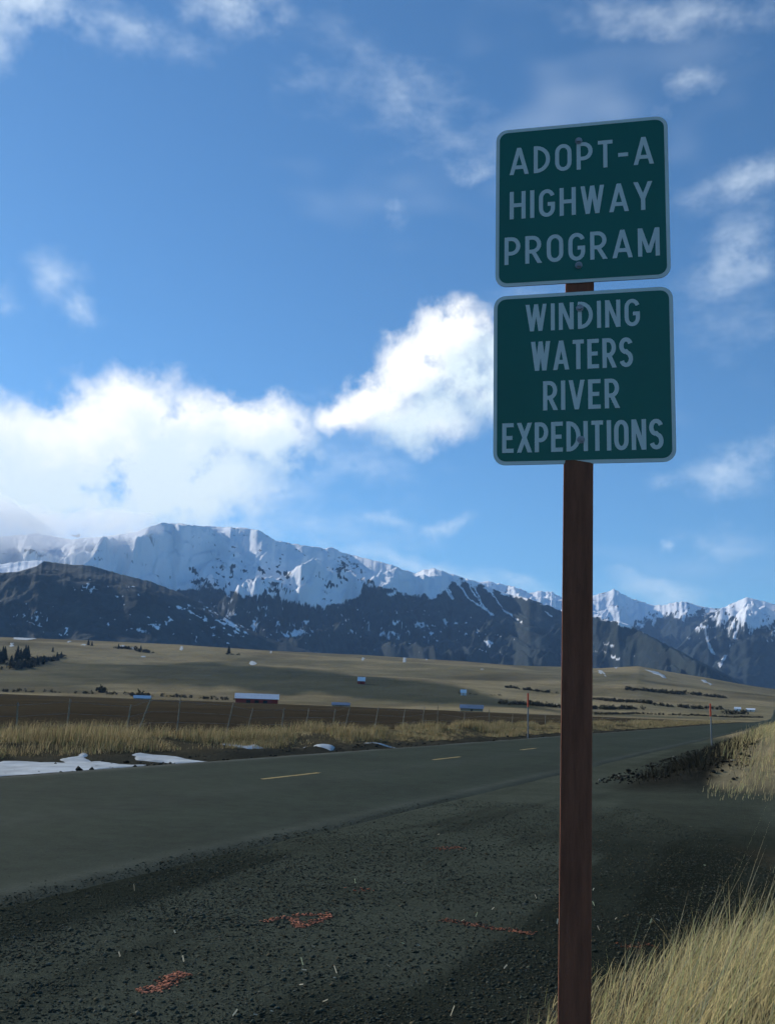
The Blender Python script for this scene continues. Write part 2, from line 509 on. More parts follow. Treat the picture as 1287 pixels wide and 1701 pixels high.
# ------------------------------------------------------------------ mountains
def ridge_mesh(name, px, dist, foot, cover_fn, spur=(1.0, .2, 160), seed=0, nrow=150, azr=(-48, 48), daz=.06, bulge=1.15, jag=10, mat=None, back=1500):
    a = np.arange(azr[0], azr[1], daz)
    pa = np.array([azel(*p)[0] for p in px]); pe = np.array([azel(*p)[1] for p in px])
    D = np.interp(a, *dist); Fo = np.interp(a, *foot)
    D = D + spur[2] * 1.2 * (fbm(a * .55 + seed, a * 0 + 1, 3, seed + 3) - .5)
    H = np.tan(np.radians(np.interp(a, pa, pe))) * D + CAMZ + jag * (ridged(a * 3.1 + seed, a * 0 + seed * .7, 4, seed + 1, .6) - .55)
    t = np.linspace(0, 1, nrow); tb = np.linspace(0, 1, 14)[1:]
    T, A = np.meshgrid(t, a, indexing='ij')
    Rr = Fo + (D - Fo) * T
    X = Rr * np.sin(np.radians(A)); Y = Rr * np.cos(np.radians(A))
    base = H * T ** bulge
    # spurs and gullies run down the slope: noise stretched along it, bent by a second noise
    k, kr, amp = spur
    ac = np.radians(A) * D; dn = D - Rr                      # metres across and down the slope
    wx = 700 * (fbm(ac / 1500 + seed, dn / 1500, 3, seed + 5) - .5); wy = 700 * (fbm(ac / 1500 - seed, dn / 1500 + 9, 3, seed + 6) - .5)
    s = ridged((ac + wx + .35 * dn) / (900 / k), (dn + wy) / 1900 + seed, 6, seed + 7, .5)
    s2 = ridged((ac + wx) / 420 + seed, (dn + wy) / 420, 5, seed + 11, .55)
    env = np.minimum(T * 2.2, 1) * np.clip((1 - T) * 5, .0, 1)
    Z = base + env * amp * ((s - .62) * 1.7 + kr * (s2 - .6))
    # nothing in front of the crest rises over it
    Z = np.minimum(Z, CAMZ + (H - CAMZ) / D * Rr + (-2.0) * (1 - T) * 10)
    Z[-1] = H
    Tb, Ab = np.meshgrid(tb, a, indexing='ij')
    Rb = D + back * Tb
    Xb = Rb * np.sin(np.radians(Ab)); Yb = Rb * np.cos(np.radians(Ab)); Zb = H * (1 - .75 * Tb ** .8) 
    X = np.concatenate([X, Xb]); Y = np.concatenate([Y, Yb]); Z = np.concatenate([Z, Zb])
    A = np.concatenate([A, Ab]); T = np.concatenate([T, 1 + Tb])
    el = np.degrees(np.arctan2(Z - CAMZ, np.hypot(X, Y)))
    cov = cover_fn(A, T, el, X, Y, Z, s if False else None)
    me = mesh_np(name, np.stack([X, Y, Z], -1).reshape(-1, 3), grid_faces(*X.shape), mat, True, {'snow': cov.reshape(-1)})
    return tag(link(name, me), kind='structure')


def mountain_mat(name, forest=(.018, .026, .026), rock=(.10, .095, .10)):
    m, N, b, out = mat_new(name)
    a = N.new('ShaderNodeAttribute', attribute_name='snow'); g = N.new('ShaderNodeNewGeometry'); p = g.outputs['Position']
    n1 = N.noise(p, .010, 4, .65); n2 = N.noise(p, .035, 3, .7)
    k = N.math('ADD', a.outputs['Fac'], N.math('ADD', N.math('MULTIPLY', N.math('SUBTRACT', n1, .5), .75), N.math('MULTIPLY', N.math('SUBTRACT', n2, .5), .30)))
    f = N.ramp(k, .36, .70)
    dark = N.mix(N.ramp(n1, .35, .65), forest, tuple(q * 1.9 for q in forest))
    thin = N.mix(N.ramp(N.noise(p, .03, 2, .7), .55, .75, 0, .3), dark, rock)
    N.l.new(N.mix(f, thin, (.90, .91, .92)), b.inputs['Base Color'])
    b.inputs['Roughness'].default_value = .9; b.inputs['Specular IOR Level'].default_value = .1
    bn = N.new('ShaderNodeBump'); bn.inputs['Strength'].default_value = .55; bn.inputs['Distance'].default_value = 22
    N.l.new(N.math('ADD', n1, N.math('MULTIPLY', n2, .5)), bn.inputs['Height']); N.l.new(bn.outputs[0], b.inputs['Normal'])
    return m


M['mtn'] = mountain_mat('mountain_forest_and_snow')


def line_el(px):
    a = np.array([azel(*q)[0] for q in px]); e = np.array([azel(*q)[1] for q in px])
    return lambda A: np.interp(A, a, e)


K = math.degrees(1 / FPX)
# snow line on the main range (photograph pixels)
snow_main = line_el([(-400, 985), (0, 990), (250, 985), (300, 983), (335, 972), (380, 984), (440, 990), (500, 1004), (560, 1003), (592, 996), (606, 970), (640, 984), (690, 993),
                     (705, 985), (722, 992), (735, 982), (752, 966), (800, 975), (850, 991), (900, 1001), (1000, 1030), (1300, 1100)])


def seg_mask(A, el, pts, w):
    """1 near a line of photograph pixels, 0 away from it; w in pixels"""
    P = [azel(*p) for p in pts]; d = np.full(A.shape, 1e9)
    for (a0, e0), (a1, e1) in zip(P, P[1:]):
        t = np.clip(((A - a0) * (a1 - a0) + (el - e0) * (e1 - e0)) / ((a1 - a0) ** 2 + (e1 - e0) ** 2), 0, 1)
        d = np.minimum(d, np.hypot(A - a0 - t * (a1 - a0), el - e0 - t * (e1 - e0)))
    return sst(d / K, w * 1.8, w * .5)


def spot(A, el, x, y, rx, ry):
    a, e = azel(x, y); return np.exp(-(((A - a) / (rx * K)) ** 2 + ((el - e) / (ry * K)) ** 2))


def clearings(A, el, spots, seed, base=0.0):
    f = base
    for q in spots: f = np.maximum(f, spot(A, el, *q))
    n = fbm((A + .6 * el) * 3.4, el * 4.6, 5, seed, .62); return .66 * sst(n + .22 * f, .68, .84) * (f > .02)


def cov_main(A, T, el, X, Y, Z, s):
    w1 = 30 * (fbm(A * 2.2, el * 2.6, 5, 91, .6) - .5)
    d = (el - snow_main(A)) / K
    c = np.clip(.5 + (d + w1) / 14, 0, 1.15)
    wa = A + .22 * (fbm(A * 3, el * 3, 3, 94) - .5); we = el + .15 * (fbm(A * 3 + 9, el * 3, 3, 95) - .5)
    for pts, w in [([(717, 948), (735, 972), (752, 994)], 2.2), ([(735, 955), (752, 990)], 1.5), ([(756, 962), (780, 995), (819, 1022)], 1.8), ([(787, 973), (800, 1000), (815, 1022)], 1.4), ([(812, 980), (835, 1012), (868, 1036)], 1.6), ([(905, 1016), (915, 1024)], 2), ([(775, 966), (800, 1005)], 1.2)]:
        c = np.maximum(c, .66 * seg_mask(wa, we, pts, w))
    cl = clearings(A, el, [(362, 1022, 45, 26), (430, 1030, 60, 26), (480, 1050, 50, 20), (600, 1030, 50, 18), (650, 1050, 70, 20), (820, 1065, 30, 18), (720, 1040, 60, 20), (420, 1060, 50, 14), (1010, 1080, 40, 16)], 93)
    c = np.maximum(c, cl)
    # rock showing through the steep snow
    rock = ridged((A + .9 * el) * .9, el * 1.5, 5, 96, .6)
    c = c - .62 * sst(rock, .70, .86) * sst(A, 5, -2) * sst(d, 0, 10)
    c = c - 1.5 * clearings(A, el, [(375, 955, 30, 26), (465, 965, 30, 34), (330, 955, 24, 18), (600, 985, 20, 16), (560, 960, 30, 20)], 98)
    return c


def cov_front(A, T, el, X, Y, Z, s):
    c = clearings(A, el, [(205, 985, 26, 10), (150, 980, 22, 9), (65, 1026, 24, 12), (110, 1048, 20, 8), (190, 1035, 18, 8), (235, 1040, 40, 12), (265, 1030, 26, 14), (340, 1025, 34, 24), (375, 1030, 40, 30), (400, 1050, 30, 18), (310, 1010, 30, 10)], 97)
    l1 = line_el([(-300, 985), (-100, 960), (0, 953), (30, 950), (60, 942), (75, 934), (90, 925), (300, 900)])
    c = np.maximum(c, sst((el - l1(A)) / K, -3, 4) * sst(A, azel(84, 940)[0], azel(62, 940)[0]) * .95)
    return c


def cov_far(A, T, el, X, Y, Z, s):
    l1 = line_el([(700, 985), (850, 1020), (960, 1030), (1010, 1035), (1040, 1045), (1090, 1030), (1130, 1025), (1190, 1020), (1300, 1020)])
    c = .5 + ((el - l1(A)) / K + 30 * (fbm(A * 3, el * 3, 4, 99) - .5)) / 26
    rock = ridged(A * 3.2 - el, el * 3.6, 5, 100, .6)
    return np.clip(c, 0, 1.1) - .6 * sst(rock, .70, .84)


def cov_right(A, T, el, X, Y, Z, s):
    n = ridged((A - .35 * el) * 2.4, el * 1.7, 5, 101, .6); n2 = fbm(A * 4.5, el * 4.5, 4, 103, .6)
    top = line_el([(1000, 1060), (1130, 1052), (1180, 1040), (1240, 1050), (1300, 1050), (1900, 1050)])
    d = (el - top(A)) / K
    c = .50 + d / 70 + .9 * (n - .62) + .9 * (n2 - .5)
    for pts, w in [([(1168, 1040), (1178, 1075), (1195, 1105)], 3), ([(1225, 1040), (1215, 1070), (1195, 1105)], 3)]: c = np.maximum(c, .6 * seg_mask(A, el, pts, w))
    c = c - .7 * sst(n2, .55, .70)
    return np.clip(c, 0, 1.05)


ridge_mesh('far_snowy_range', [(500, 975), (760, 968), (810, 966), (840, 972), (861, 977), (878, 985), (897, 982), (916, 983), (934, 993), (960, 994), (989, 988), (1005, 984), (1020, 979), (1041, 991), (1076, 1004), (1100, 1006), (1118, 1001), (1138, 1000), (1173, 1010), (1197, 1012), (1250, 1015), (1330, 1005), (1500, 985), (1900, 1000)],
           ([-5, 40], [12500, 12500]), ([-5, 40], [8600, 8600]), cov_far, spur=(1.1, .5, 420), seed=3, azr=(-3, 46), jag=38, mat=M['mtn'], bulge=1.1)
ridge_mesh('right_snowy_mountain', [(1000, 1150), (1060, 1122), (1110, 1092), (1135, 1066), (1160, 1038), (1195, 1012), (1215, 1003), (1240, 992), (1262, 998), (1287, 1004), (1310, 996), (1350, 984), (1420, 1000), (1600, 980), (1900, 1010)],
           ([5, 40], [9800, 9800]), ([5, 40], [6200, 6200]), cov_right, spur=(1.25, .5, 430), seed=5, azr=(11.5, 46), jag=22, mat=M['mtn'], bulge=1.05)
ridge_mesh('main_snowy_range', [(-900, 950), (-500, 900), (-250, 862), (-80, 884), (0, 892), (60, 886), (120, 896), (180, 890), (225, 884), (245, 876), (268, 868), (300, 870), (345, 874), (390, 876), (428, 880), (442, 888), (458, 898), (500, 905), (540, 911), (553, 909), (566, 917),
                                (600, 926), (650, 938), (672, 947), (690, 952), (704, 946), (720, 944), (745, 952), (790, 966), (822, 980), (850, 988), (889, 998), (934, 1015), (989, 1024), (1034, 1034), (1062, 1047), (1104, 1069), (1150, 1093), (1201, 1118), (1240, 1138), (1300, 1160)],
           ([-48, -20, 0, 10, 20], [7800, 7800, 7600, 7000, 5600]), ([-48, 0, 20], [4300, 4200, 3700]), cov_main, spur=(.9, .35, 560), seed=7, azr=(-50, 21.5), jag=16, mat=M['mtn'], nrow=190, bulge=1.38)
ridge_mesh('forested_foothill', [(-900, 985), (-500, 955), (-200, 948), (-60, 942), (0, 938), (40, 932), (70, 931), (110, 937), (150, 940), (180, 948), (212, 957), (250, 966), (292, 982), (330, 1000), (380, 1030), (450, 1062), (540, 1090), (650, 1120)],
           ([-48, 0], [5200, 4700]), ([-48, 0], [3300, 3300]), cov_front, spur=(.7, .5, 150), seed=9, azr=(-50, -1), jag=9, mat=M['mtn'], nrow=110)

# ------------------------------------------------------------------ haze: the air between the camera and the mountains
q = MB(); q.box((0, 0, 1100), (29600, 29600, 2230))
hm = bpy.data.materials.new('mountain_air'); hm.use_nodes = True
N = NT(hm.node_tree); N.n.clear(); o_ = N.new('ShaderNodeOutputMaterial'); pv = N.new('ShaderNodeVolumePrincipled')
pv.inputs['Color'].default_value = (.34, .60, 1.0, 1); pv.inputs['Density'].default_value = 3.2e-5; pv.inputs['Anisotropy'].default_value = 0.1
N.l.new(pv.outputs[0], o_.inputs['Volume'])
tag(q.build('haze', hm), 'pale blue haze in the air before the mountains', 'haze', kind='stuff')

# low cloud lying on the left summits
M['cloud'] = bpy.data.materials.new('cloud_vapour'); M['cloud'].use_nodes = True
N = NT(M['cloud'].node_tree); N.n.clear(); o_ = N.new('ShaderNodeOutputMaterial'); pv = N.new('ShaderNodeVolumePrincipled')
pv.inputs['Color'].default_value = (.995, .998, 1.0, 1); pv.inputs['Density'].default_value = .0021; pv.inputs['Anisotropy'].default_value = .35
N.l.new(pv.outputs[0], o_.inputs['Volume'])


def cloud(puffs, label, seed):
    g = np.random.default_rng(seed); bm = bmesh.new()
    for (px, py, rx, ry, dist, dep) in puffs:
        d = ray(px, py) * dist
        r = bmesh.ops.create_icosphere(bm, subdivisions=4, radius=1.0)
        az = math.atan2(d[0], d[1])
        Mx = Matrix.Translation((d[0], d[1], d[2] + CAMZ)) @ Matrix.Rotation(-az, 4, 'Z') @ Matrix.Diagonal((rx / FPX * dist, dep, ry / FPX * dist, 1))
        bmesh.ops.transform(bm, matrix=Mx, verts=r['verts'])
    me = bpy.data.meshes.new('low_cloud'); bm.to_mesh(me); bm.free(); me.materials.append(M['cloud'])
    o = link('low_cloud', me)
    rm = o.modifiers.new('one_skin', 'REMESH'); rm.mode = 'VOXEL'; rm.voxel_size = 38
    for k, (sc_, st) in enumerate(((420, 260), (150, 110), (70, 45))):
        tx = bpy.data.textures.new('puff_noise', 'CLOUDS'); tx.noise_scale = sc_; tx.noise_depth = 2
        dm = o.modifiers.new('billow', 'DISPLACE'); dm.texture = tx; dm.strength = st; dm.mid_level = .55; dm.texture_coords = 'GLOBAL'
    return tag(o, label, 'cloud')


cloud([(-160, 862, 130, 60, 6850, 500), (-40, 876, 110, 56, 6850, 480), (60, 884, 95, 40, 6850, 420), (140, 880, 84, 34, 6900, 340), (212, 872, 50, 24, 6950, 220)],
      'bright low cloud lying over the left end of the snowy ridge', 401)

# ------------------------------------------------------------------ road, marking, ploughed field
def strip(u0, u1, nu, v0, v1, nv, zf, geom=False):
    us = np.linspace(u0, u1, nu)
    vs = np.linspace(v0, v1, nv) if not geom else np.concatenate([np.linspace(v0, 60, nv // 2), 60 + np.geomspace(1, v1 - 60, nv // 2)])
    Uu, Vv = np.meshgrid(us, vs, indexing='ij'); X, Y = xy(Uu, Vv)
    return np.stack([X, Y, zf(Uu, Vv, X, Y)], -1).reshape(-1, 3), grid_faces(len(us), len(vs)), Uu, Vv, X, Y


def road_z(u, v, x, y):
    g = hz(x, y)
    return g + .06 * sst(np.abs(u), 4.3, 3.9) + .02 + .045 * (1 - (u / 4.2) ** 2) - .10 * sst(np.abs(u) + .5 * (fbm(v * .6, u * .6, 3, 113) - .5), 4.0, 4.6)


Vr, Fr, Uu, Vv, X, Y = strip(-4.9, 4.9, 49, -120, 900, 500, road_z, True)
edge = .16 * (fbm(Vv * .35, Uu * .35, 3, 111) - .5)
rc = np.ones(Uu.shape + (1,)) * np.array([.044, .054, .037])
def rl(m, c):
    global rc
    m = np.clip(m, 0, 1)[..., None]; rc = rc * (1 - m) + np.array(c) * m
for w0 in (-2.9, -1.1, 1.1, 2.9):
    rl(.35 * np.exp(-((Uu - w0 + edge) / .35) ** 2), (.036, .043, .031))
rl(sst(-Uu + edge * 3, 2.9, 4.3), (.040, .048, .035))
rl(.55 * np.exp(-((Uu + 3.95 + edge) / .20) ** 2), (.085, .093, .070))
rl(.25 * np.exp(-((Uu + .9 + edge * 2) / .5) ** 2), (.066, .074, .056))
rl(.45 * np.exp(-((Uu - 4.0 + edge) / .3) ** 2), (.15, .15, .13))
M['road'] = cover_mat('worn_asphalt', .42, (.3, 3.5, 34), .5, .012, .95, .03)
tag(link('road', mesh_np('road', Vr, Fr, M['road'], True, {'cover': rc.reshape(-1, 3)})), kind='structure')

M['yellow'] = plain('worn_yellow_paint', (.36, .25, .06), .7, .45, 9.0)
for i in range(6):
    v0 = -25.8 + 9.85 * i
    Vd, Fd_, a, b, c, d = strip(-.06, .06, 3, v0, v0 + 2.5, 8, lambda u, v, x, y: road_z(u, v, x, y) + .004)
    o = link('lane_dash', mesh_np('lane_dash', Vd, Fd_, M['yellow']))
    tag(o, kind='structure')

M['field'] = cover_mat('ploughed_soil', .5, (.05, .8, 6), .8, .12)
us = np.concatenate([np.linspace(13.0, 40, 60), np.geomspace(40.5, 560, 120)]); vs = np.concatenate([np.linspace(-420, -40, 90), np.linspace(-38, 120, 220), np.linspace(124, 620, 110)])
Uu, Vv = np.meshgrid(us, vs, indexing='ij'); X, Y = xy(Uu, Vv)
fur = .10 * (fbm(X * .9, Y * .9, 3, 121) - .5) * sst(np.hypot(X, Y), 200, 80)
Zf = hz(X, Y) + .05 + fur
fc = np.ones(Uu.shape + (1,)) * np.array([.052, .042, .028]); m = sst(fbm(Uu * .03, Vv * .006, 4, 123), .45, .65)[..., None]
fc = fc * (1 - .5 * m) + np.array([.085, .068, .040]) * .5 * m
ff = grid_faces(*Uu.shape); ctr = np.hypot(X.reshape(-1)[ff].mean(1), Y.reshape(-1)[ff].mean(1)); ca = np.degrees(np.arctan2(X.reshape(-1)[ff].mean(1), Y.reshape(-1)[ff].mean(1)))
lim = np.interp(ca, [-70, -24, -10, 5, 14, 24], [640, 640, 560, 420, 330, 250])
v_, f_, a_ = sub(np.stack([X, Y, Zf], -1).reshape(-1, 3), ff[ctr < lim], fc.reshape(-1, 3))
tag(link('ploughed_field', mesh_np('ploughed_field', v_, f_, M['field'], True, {'cover': a_})), kind='structure')


# ------------------------------------------------------------------ draped patches (snow)
def inside(px, py, poly):
    n = len(poly); r = np.zeros(px.shape, bool); j = n - 1
    for i in range(n):
        xi, yi = poly[i]; xj, yj = poly[j]
        cnd = ((yi > py) != (yj > py)) & (px < (xj - xi) * (py - yi) / (yj - yi + 1e-12) + xi)
        r ^= cnd; j = i
    return r


def edge_dist(px, py, poly):
    d = np.full(px.shape, 1e9)
    for i in range(len(poly)):
        a = np.array(poly[i]); b = np.array(poly[(i + 1) % len(poly)]); ab = b - a
        t = np.clip(((px - a[0]) * ab[0] + (py - a[1]) * ab[1]) / (ab @ ab + 1e-12), 0, 1)
        d = np.minimum(d, np.hypot(px - a[0] - t * ab[0], py - a[1] - t * ab[1]))
    return d


def patch(name, poly, res, thick, mat, wobble, seed=0, soft=None):
    P = np.array(poly); lo, hi = P.min(0) - wobble, P.max(0) + wobble
    nx, ny = int((hi[0] - lo[0]) / res) + 2, int((hi[1] - lo[1]) / res) + 2
    Xg, Yg = np.meshgrid(lo[0] + np.arange(nx) * res, lo[1] + np.arange(ny) * res, indexing='ij')
    sd = edge_dist(Xg, Yg, poly) * np.where(inside(Xg, Yg, poly), 1, -1)
    sd = sd + wobble * 2 * (fbm(Xg / wobble * .35, Yg / wobble * .35, 4, 131 + seed) - .5)
    soft = soft or res * 3
    zz = hz(Xg, Yg) - .6 * res + (.6 * res + thick) * sst(sd, 0, soft) + thick * .6 * (fbm(Xg / (res * 6), Yg / (res * 6), 3, 141 + seed) - .5)
    f = grid_faces(nx, ny); keep = (sd.reshape(-1)[f] > 0).any(1)
    Vv = np.stack([Xg, Yg, zz], -1).reshape(-1, 3)
    v, f2, _ = sub(Vv, f[keep], Vv)
    c = v.mean(0); c[2] = v[:, 2].min()
    return link(name, mesh_np(name, v - c, f2, mat, True), None, tuple(c))


ROAD_SNOW = [   # outlines as (u, v): metres left of the road's axis and along it
    ([(5.6, -9.5), (4.75, -6.2), (4.9, -4), (5.2, -2.2), (5.9, -2.6), (6.8, -2.8), (8.2, -1.2), (8.6, -1.6), (7.4, -3.6), (7.6, -5.2), (6.9, -6.4), (7.0, -9)], 'large streak of old snow along the ditch, touching the left frame side of the road'),
    ([(8.4, .4), (7.2, -.9), (5.6, -1.3), (4.8, -.2), (5.9, .5), (7.0, 1.2)], 'grey snow tongue ending in a point at the asphalt edge'),
    ([(8.8, 6.0), (7.6, 6.0), (7.2, 7.3), (8.3, 7.5)], 'small snow crust on top of the dark roadside hump'),
    ([(7.9, 10.2), (6.4, 8.2), (5.1, 7.3), (5.0, 8.0), (6.4, 9.6)], 'thin white snow sliver on the slope of the dark ditch'),
    ([(4.6, -10.8), (4.5, -8.2), (5.0, -8.6), (5.2, -10.8)], 'snow scrap at the road edge in the lower corner of the verge'),
    ([(6.6, 12.4), (5.2, 13.1), (5.0, 14.4), (6.4, 14.4)], 'dirty thin snow patch below the middle fence posts'),
]


def gnd(x, y, z=0.0):
    d = ray(x, y); t = (z - CAMZ) / d[2]; return d[0] * t, d[1] * t


for i, (poly, lab) in enumerate(ROAD_SNOW):
    o = patch('snow_patch', [xy(u_, v_q) for u_, v_q in poly], .09, .045, M['snow'], .4, i)
    tag(o, lab, 'snow patch', 'old snow along the far verge')

# ------------------------------------------------------------------ grass blades
def blades(name, x, y, h, lean, width, colour, mat, seed=1, segs=3, head=None, parent=None, zoff=0.0, curl=.5):
    """x, y roots; h heights; lean (n,2) horizontal tip offset as a share of h; colour (n,3)"""
    g = np.random.default_rng(seed); n = len(x)
    z = hz(x, y) + zoff - .02
    th = g.uniform(0, math.pi, n); wx, wy = np.cos(th), np.sin(th)
    ts = np.linspace(0, 1, segs + 1)
    vs = []
    for t in ts[:-1]:
        ox = lean[:, 0] * h * t ** (1 + curl); oy = lean[:, 1] * h * t ** (1 + curl); oz = h * (t - .12 * curl * t * t)
        w = width * (1 - .75 * t) * .5
        for s_ in (-1, 1):
            vs.append(np.stack([x + ox + s_ * wx * w, y + oy + s_ * wy * w, z + oz], -1))
    vs.append(np.stack([x + lean[:, 0] * h, y + lean[:, 1] * h, z + h * (1 - .12 * curl)], -1))
    k = len(vs); V = np.stack(vs, 1).reshape(-1, 3)
    b = np.arange(n) * k
    quads = [np.stack([b + 2 * i, b + 2 * i + 1, b + 2 * i + 3, b + 2 * i + 2], -1) for i in range(segs - 1)]
    tri = np.stack([b + 2 * (segs - 1), b + 2 * (segs - 1) + 1, b + k - 1], -1)
    colv = np.repeat(colour, k, 0)
    me = mesh_np(name, V, [np.concatenate(quads), tri] if quads else [tri], mat, False, {'cover': colv})
    return link(name, me, parent)


def straw_col(n, g, base=(.46, .38, .20), dv=.30):
    k = g.uniform(1 - dv, 1 + dv, (n, 1)); c = np.array(base) * k
    gr = g.random((n, 1)) < .22
    return np.where(gr, c * np.array([.70, .86, .75]), c)


# foreground clump right of the sign post
g = np.random.default_rng(5)
n0 = 120000
gx = g.uniform(.2, 6.5, n0); gy = g.uniform(1.9, 10.5, n0)
e = grass_edge(gx, gy)
dens = sst(e, -.12, .5) * (.35 + .65 * sst(fbm(gx * 3, gy * 3, 3, 151), .35, .6)) * sst(gy, 1.6, 2.4) * np.interp(gy, [2, 6, 10], [.42, .36, .30])
keep = (g.random(n0) < dens) & (gx < gy * .62 + .8)
gx, gy, e = gx[keep], gy[keep], e[keep]; n = len(gx)
h = (.14 + .40 * sst(e, -.1, 1.1)) * g.uniform(.55, 1.15, n)
wild = g.random(n) < .22
lean = np.stack([.40 + g.normal(0, .24, n), g.normal(-.05, .24, n)], -1) + wild[:, None] * g.normal(0, .55, (n, 2))
h = h * np.where(wild, .75, 1.0) * (.8 + .45 * fbm(gx * 2.2, gy * 2.2, 3, 153))
colr = straw_col(n, g, (.66, .53, .26), .5) * (.55 + .75 * fbm(gx * 4 + 3, gy * 4, 3, 155)[:, None])
tag(blades('tall_grass', gx, gy, h, lean, g.uniform(.003, .0065, n), colr, M['blade'], 3), 'dry straw coloured tall grass leaning around the sign post', 'grass', kind='stuff')
# seed stalks rising over it
ns = 420
k = g.choice(n, ns); kk = e[k] > .05; k = k[kk]; ns = len(k)
hs = h[k] * g.uniform(1.35, 2.0, ns)
ls = np.stack([.40 + g.normal(0, .12, ns), g.normal(0, .12, ns)], -1)
tag(blades('seed_stalks', gx[k], gy[k], hs, ls, np.full(ns, .0045), straw_col(ns, g, (.55, .47, .28), .2), M['blade'], 4, segs=4, curl=.25), 'pale seed stalks standing above the tall grass', 'grass', kind='stuff')

# far verge: thick belt of pale bunch grass in front of the field
g = np.random.default_rng(6)
n0 = 190000
vv = np.concatenate([g.uniform(-60, 60, int(n0 * .62)), 60 + 240 * g.random(n0 - int(n0 * .62)) ** 1.4]); uu = 8.0 + 5.2 * g.beta(1.4, 1.5, n0) - 1.2 * sst(vv, 2, 14)
cl = fbm(uu * .45, vv * .28, 4, 161, .6)
keep = (g.random(n0) < .06 + 1.0 * sst(cl, .44, .62)); uu, vv, cl = uu[keep], vv[keep], cl[keep]
gx, gy = xy(uu, vv); n = len(gx)
far_ = np.hypot(gx, gy)
h = (.14 + .50 * sst(cl, .46, .72)) * g.uniform(.6, 1.2, n) * (.55 + .45 * sst(uu, 7.4, 9.8))
lean = np.stack([.12 + g.normal(0, .22, n), g.normal(0, .2, n)], -1)
tag(blades('verge_grass', gx, gy, h, lean, np.clip(far_ * .00055, .012, .06) * g.uniform(.6, 1.2, n), straw_col(n, g, (.37, .285, .15), .55), M['blade'], 8, segs=2), 'tall dry bunch grass along the far side of the road', 'grass', kind='stuff')

# right bank: dry grass on the shelf above the dark earth
g = np.random.default_rng(9)
n0 = 90000
vv = -4 + 140 * g.random(n0) ** 1.8; uu = -(7.2 + 15 * g.random(n0) ** 1.3)
gx, gy = xy(uu, vv); keep = (g.random(n0) < sst(-uu + 2.0 * (fbm(gx * .5, gy * .5, 3, 171) - .5), 7.7, 8.8) * (.3 + sst(fbm(gx * .7, gy * .7, 3, 172), .4, .6))) & (vv + .45 * (uu + 9) > -2.6 + 4.5 * g.random(n0) ** 2)
gx, gy = gx[keep], gy[keep]; n = len(gx); far_ = np.hypot(gx, gy)
h = g.uniform(.14, .55, n) * (.4 + .6 * sst(vv[keep], -2.5, 3)); lean = np.stack([.28 + g.normal(0, .2, n), g.normal(0, .2, n)], -1)
tag(blades('bank_grass', gx, gy, h, lean, np.clip(far_ * .0005, .01, .05), straw_col(n, g, (.56, .455, .23), .3), M['blade'], 10, segs=2), 'pale dry grass on the shelf above the dark earth bank', 'grass', kind='stuff')

# ------------------------------------------------------------------ stones
ICO = None
def stones(x, y, size, colour, seed, squash=.6, sink=.35):
    """many low pebbles as one mesh: each a jittered octahedron"""
    g = np.random.default_rng(seed); n = len(x)
    base = np.array([[1, 0, 0], [0, 1, 0], [-1, 0, 0], [0, -1, 0], [0, 0, 1], [0, 0, -1]], float)
    J = base[None] * g.uniform(.6, 1.25, (n, 6, 1)) + g.normal(0, .16, (n, 6, 3))
    th = g.uniform(0, 2 * math.pi, n); c, s = np.cos(th), np.sin(th)
    X = J[..., 0] * c[:, None] - J[..., 1] * s[:, None]; Y = J[..., 0] * s[:, None] + J[..., 1] * c[:, None]; Z = J[..., 2] * squash
    z0 = hz(x, y)
    V = np.stack([X * size[:, None] + x[:, None], Y * size[:, None] + y[:, None], Z * size[:, None] + (z0 + size * squash * (1 - 2 * sink))[:, None]], -1).reshape(-1, 3)
    tri = np.array([[0, 1, 4], [1, 2, 4], [2, 3, 4], [3, 0, 4], [1, 0, 5], [2, 1, 5], [3, 2, 5], [0, 3, 5]])
    F = (np.arange(n)[:, None, None] * 6 + tri[None]).reshape(-1, 3)
    return V, F, np.repeat(colour, 6, 0)


g = np.random.default_rng(12)
n0 = 230000
rr = 4.4 + 13 * g.random(n0) ** 1.55; aa = np.radians(g.uniform(-29, 29, n0))
gx, gy = rr * np.sin(aa), rr * np.cos(aa); u_, v_2 = uv(gx, gy)
keep = (g.random(n0) < sst(-u_, 2.9, 4.5) ** 1.6) & (grass_edge(gx, gy) < .25) & (g.random(n0) < .35 + sst(fbm(gx * .9, gy * .9, 3, 181), .35, .6))
gx, gy, rr = gx[keep], gy[keep], rr[keep]; n = len(gx)
sz = np.exp(g.normal(math.log(.0056), .50, n)).clip(.0022, .022)
kcol = g.uniform(.6, 1.45, (n, 1)) * np.array([.046, .053, .039])
br = g.random((n, 1)) < .2; kcol = np.where(br, kcol * np.array([1.7, 1.25, 1.0]), kcol); wh = g.random((n, 1)) < .02; kcol = np.where(wh, np.array([.13, .13, .10]), kcol)
V, F, A = stones(gx, gy, sz, kcol, 13)
V[:, 2] += np.repeat(np.where(uv(gx, gy)[0] > -4.3, .02 + .06 * sst(np.abs(uv(gx, gy)[0]), 4.3, 3.9), 0), 6)
tag(link('gravel', mesh_np('gravel', V, F, M['stone'], False, {'cover': A})), 'loose dark crushed gravel covering the turnout', 'gravel', kind='stuff')

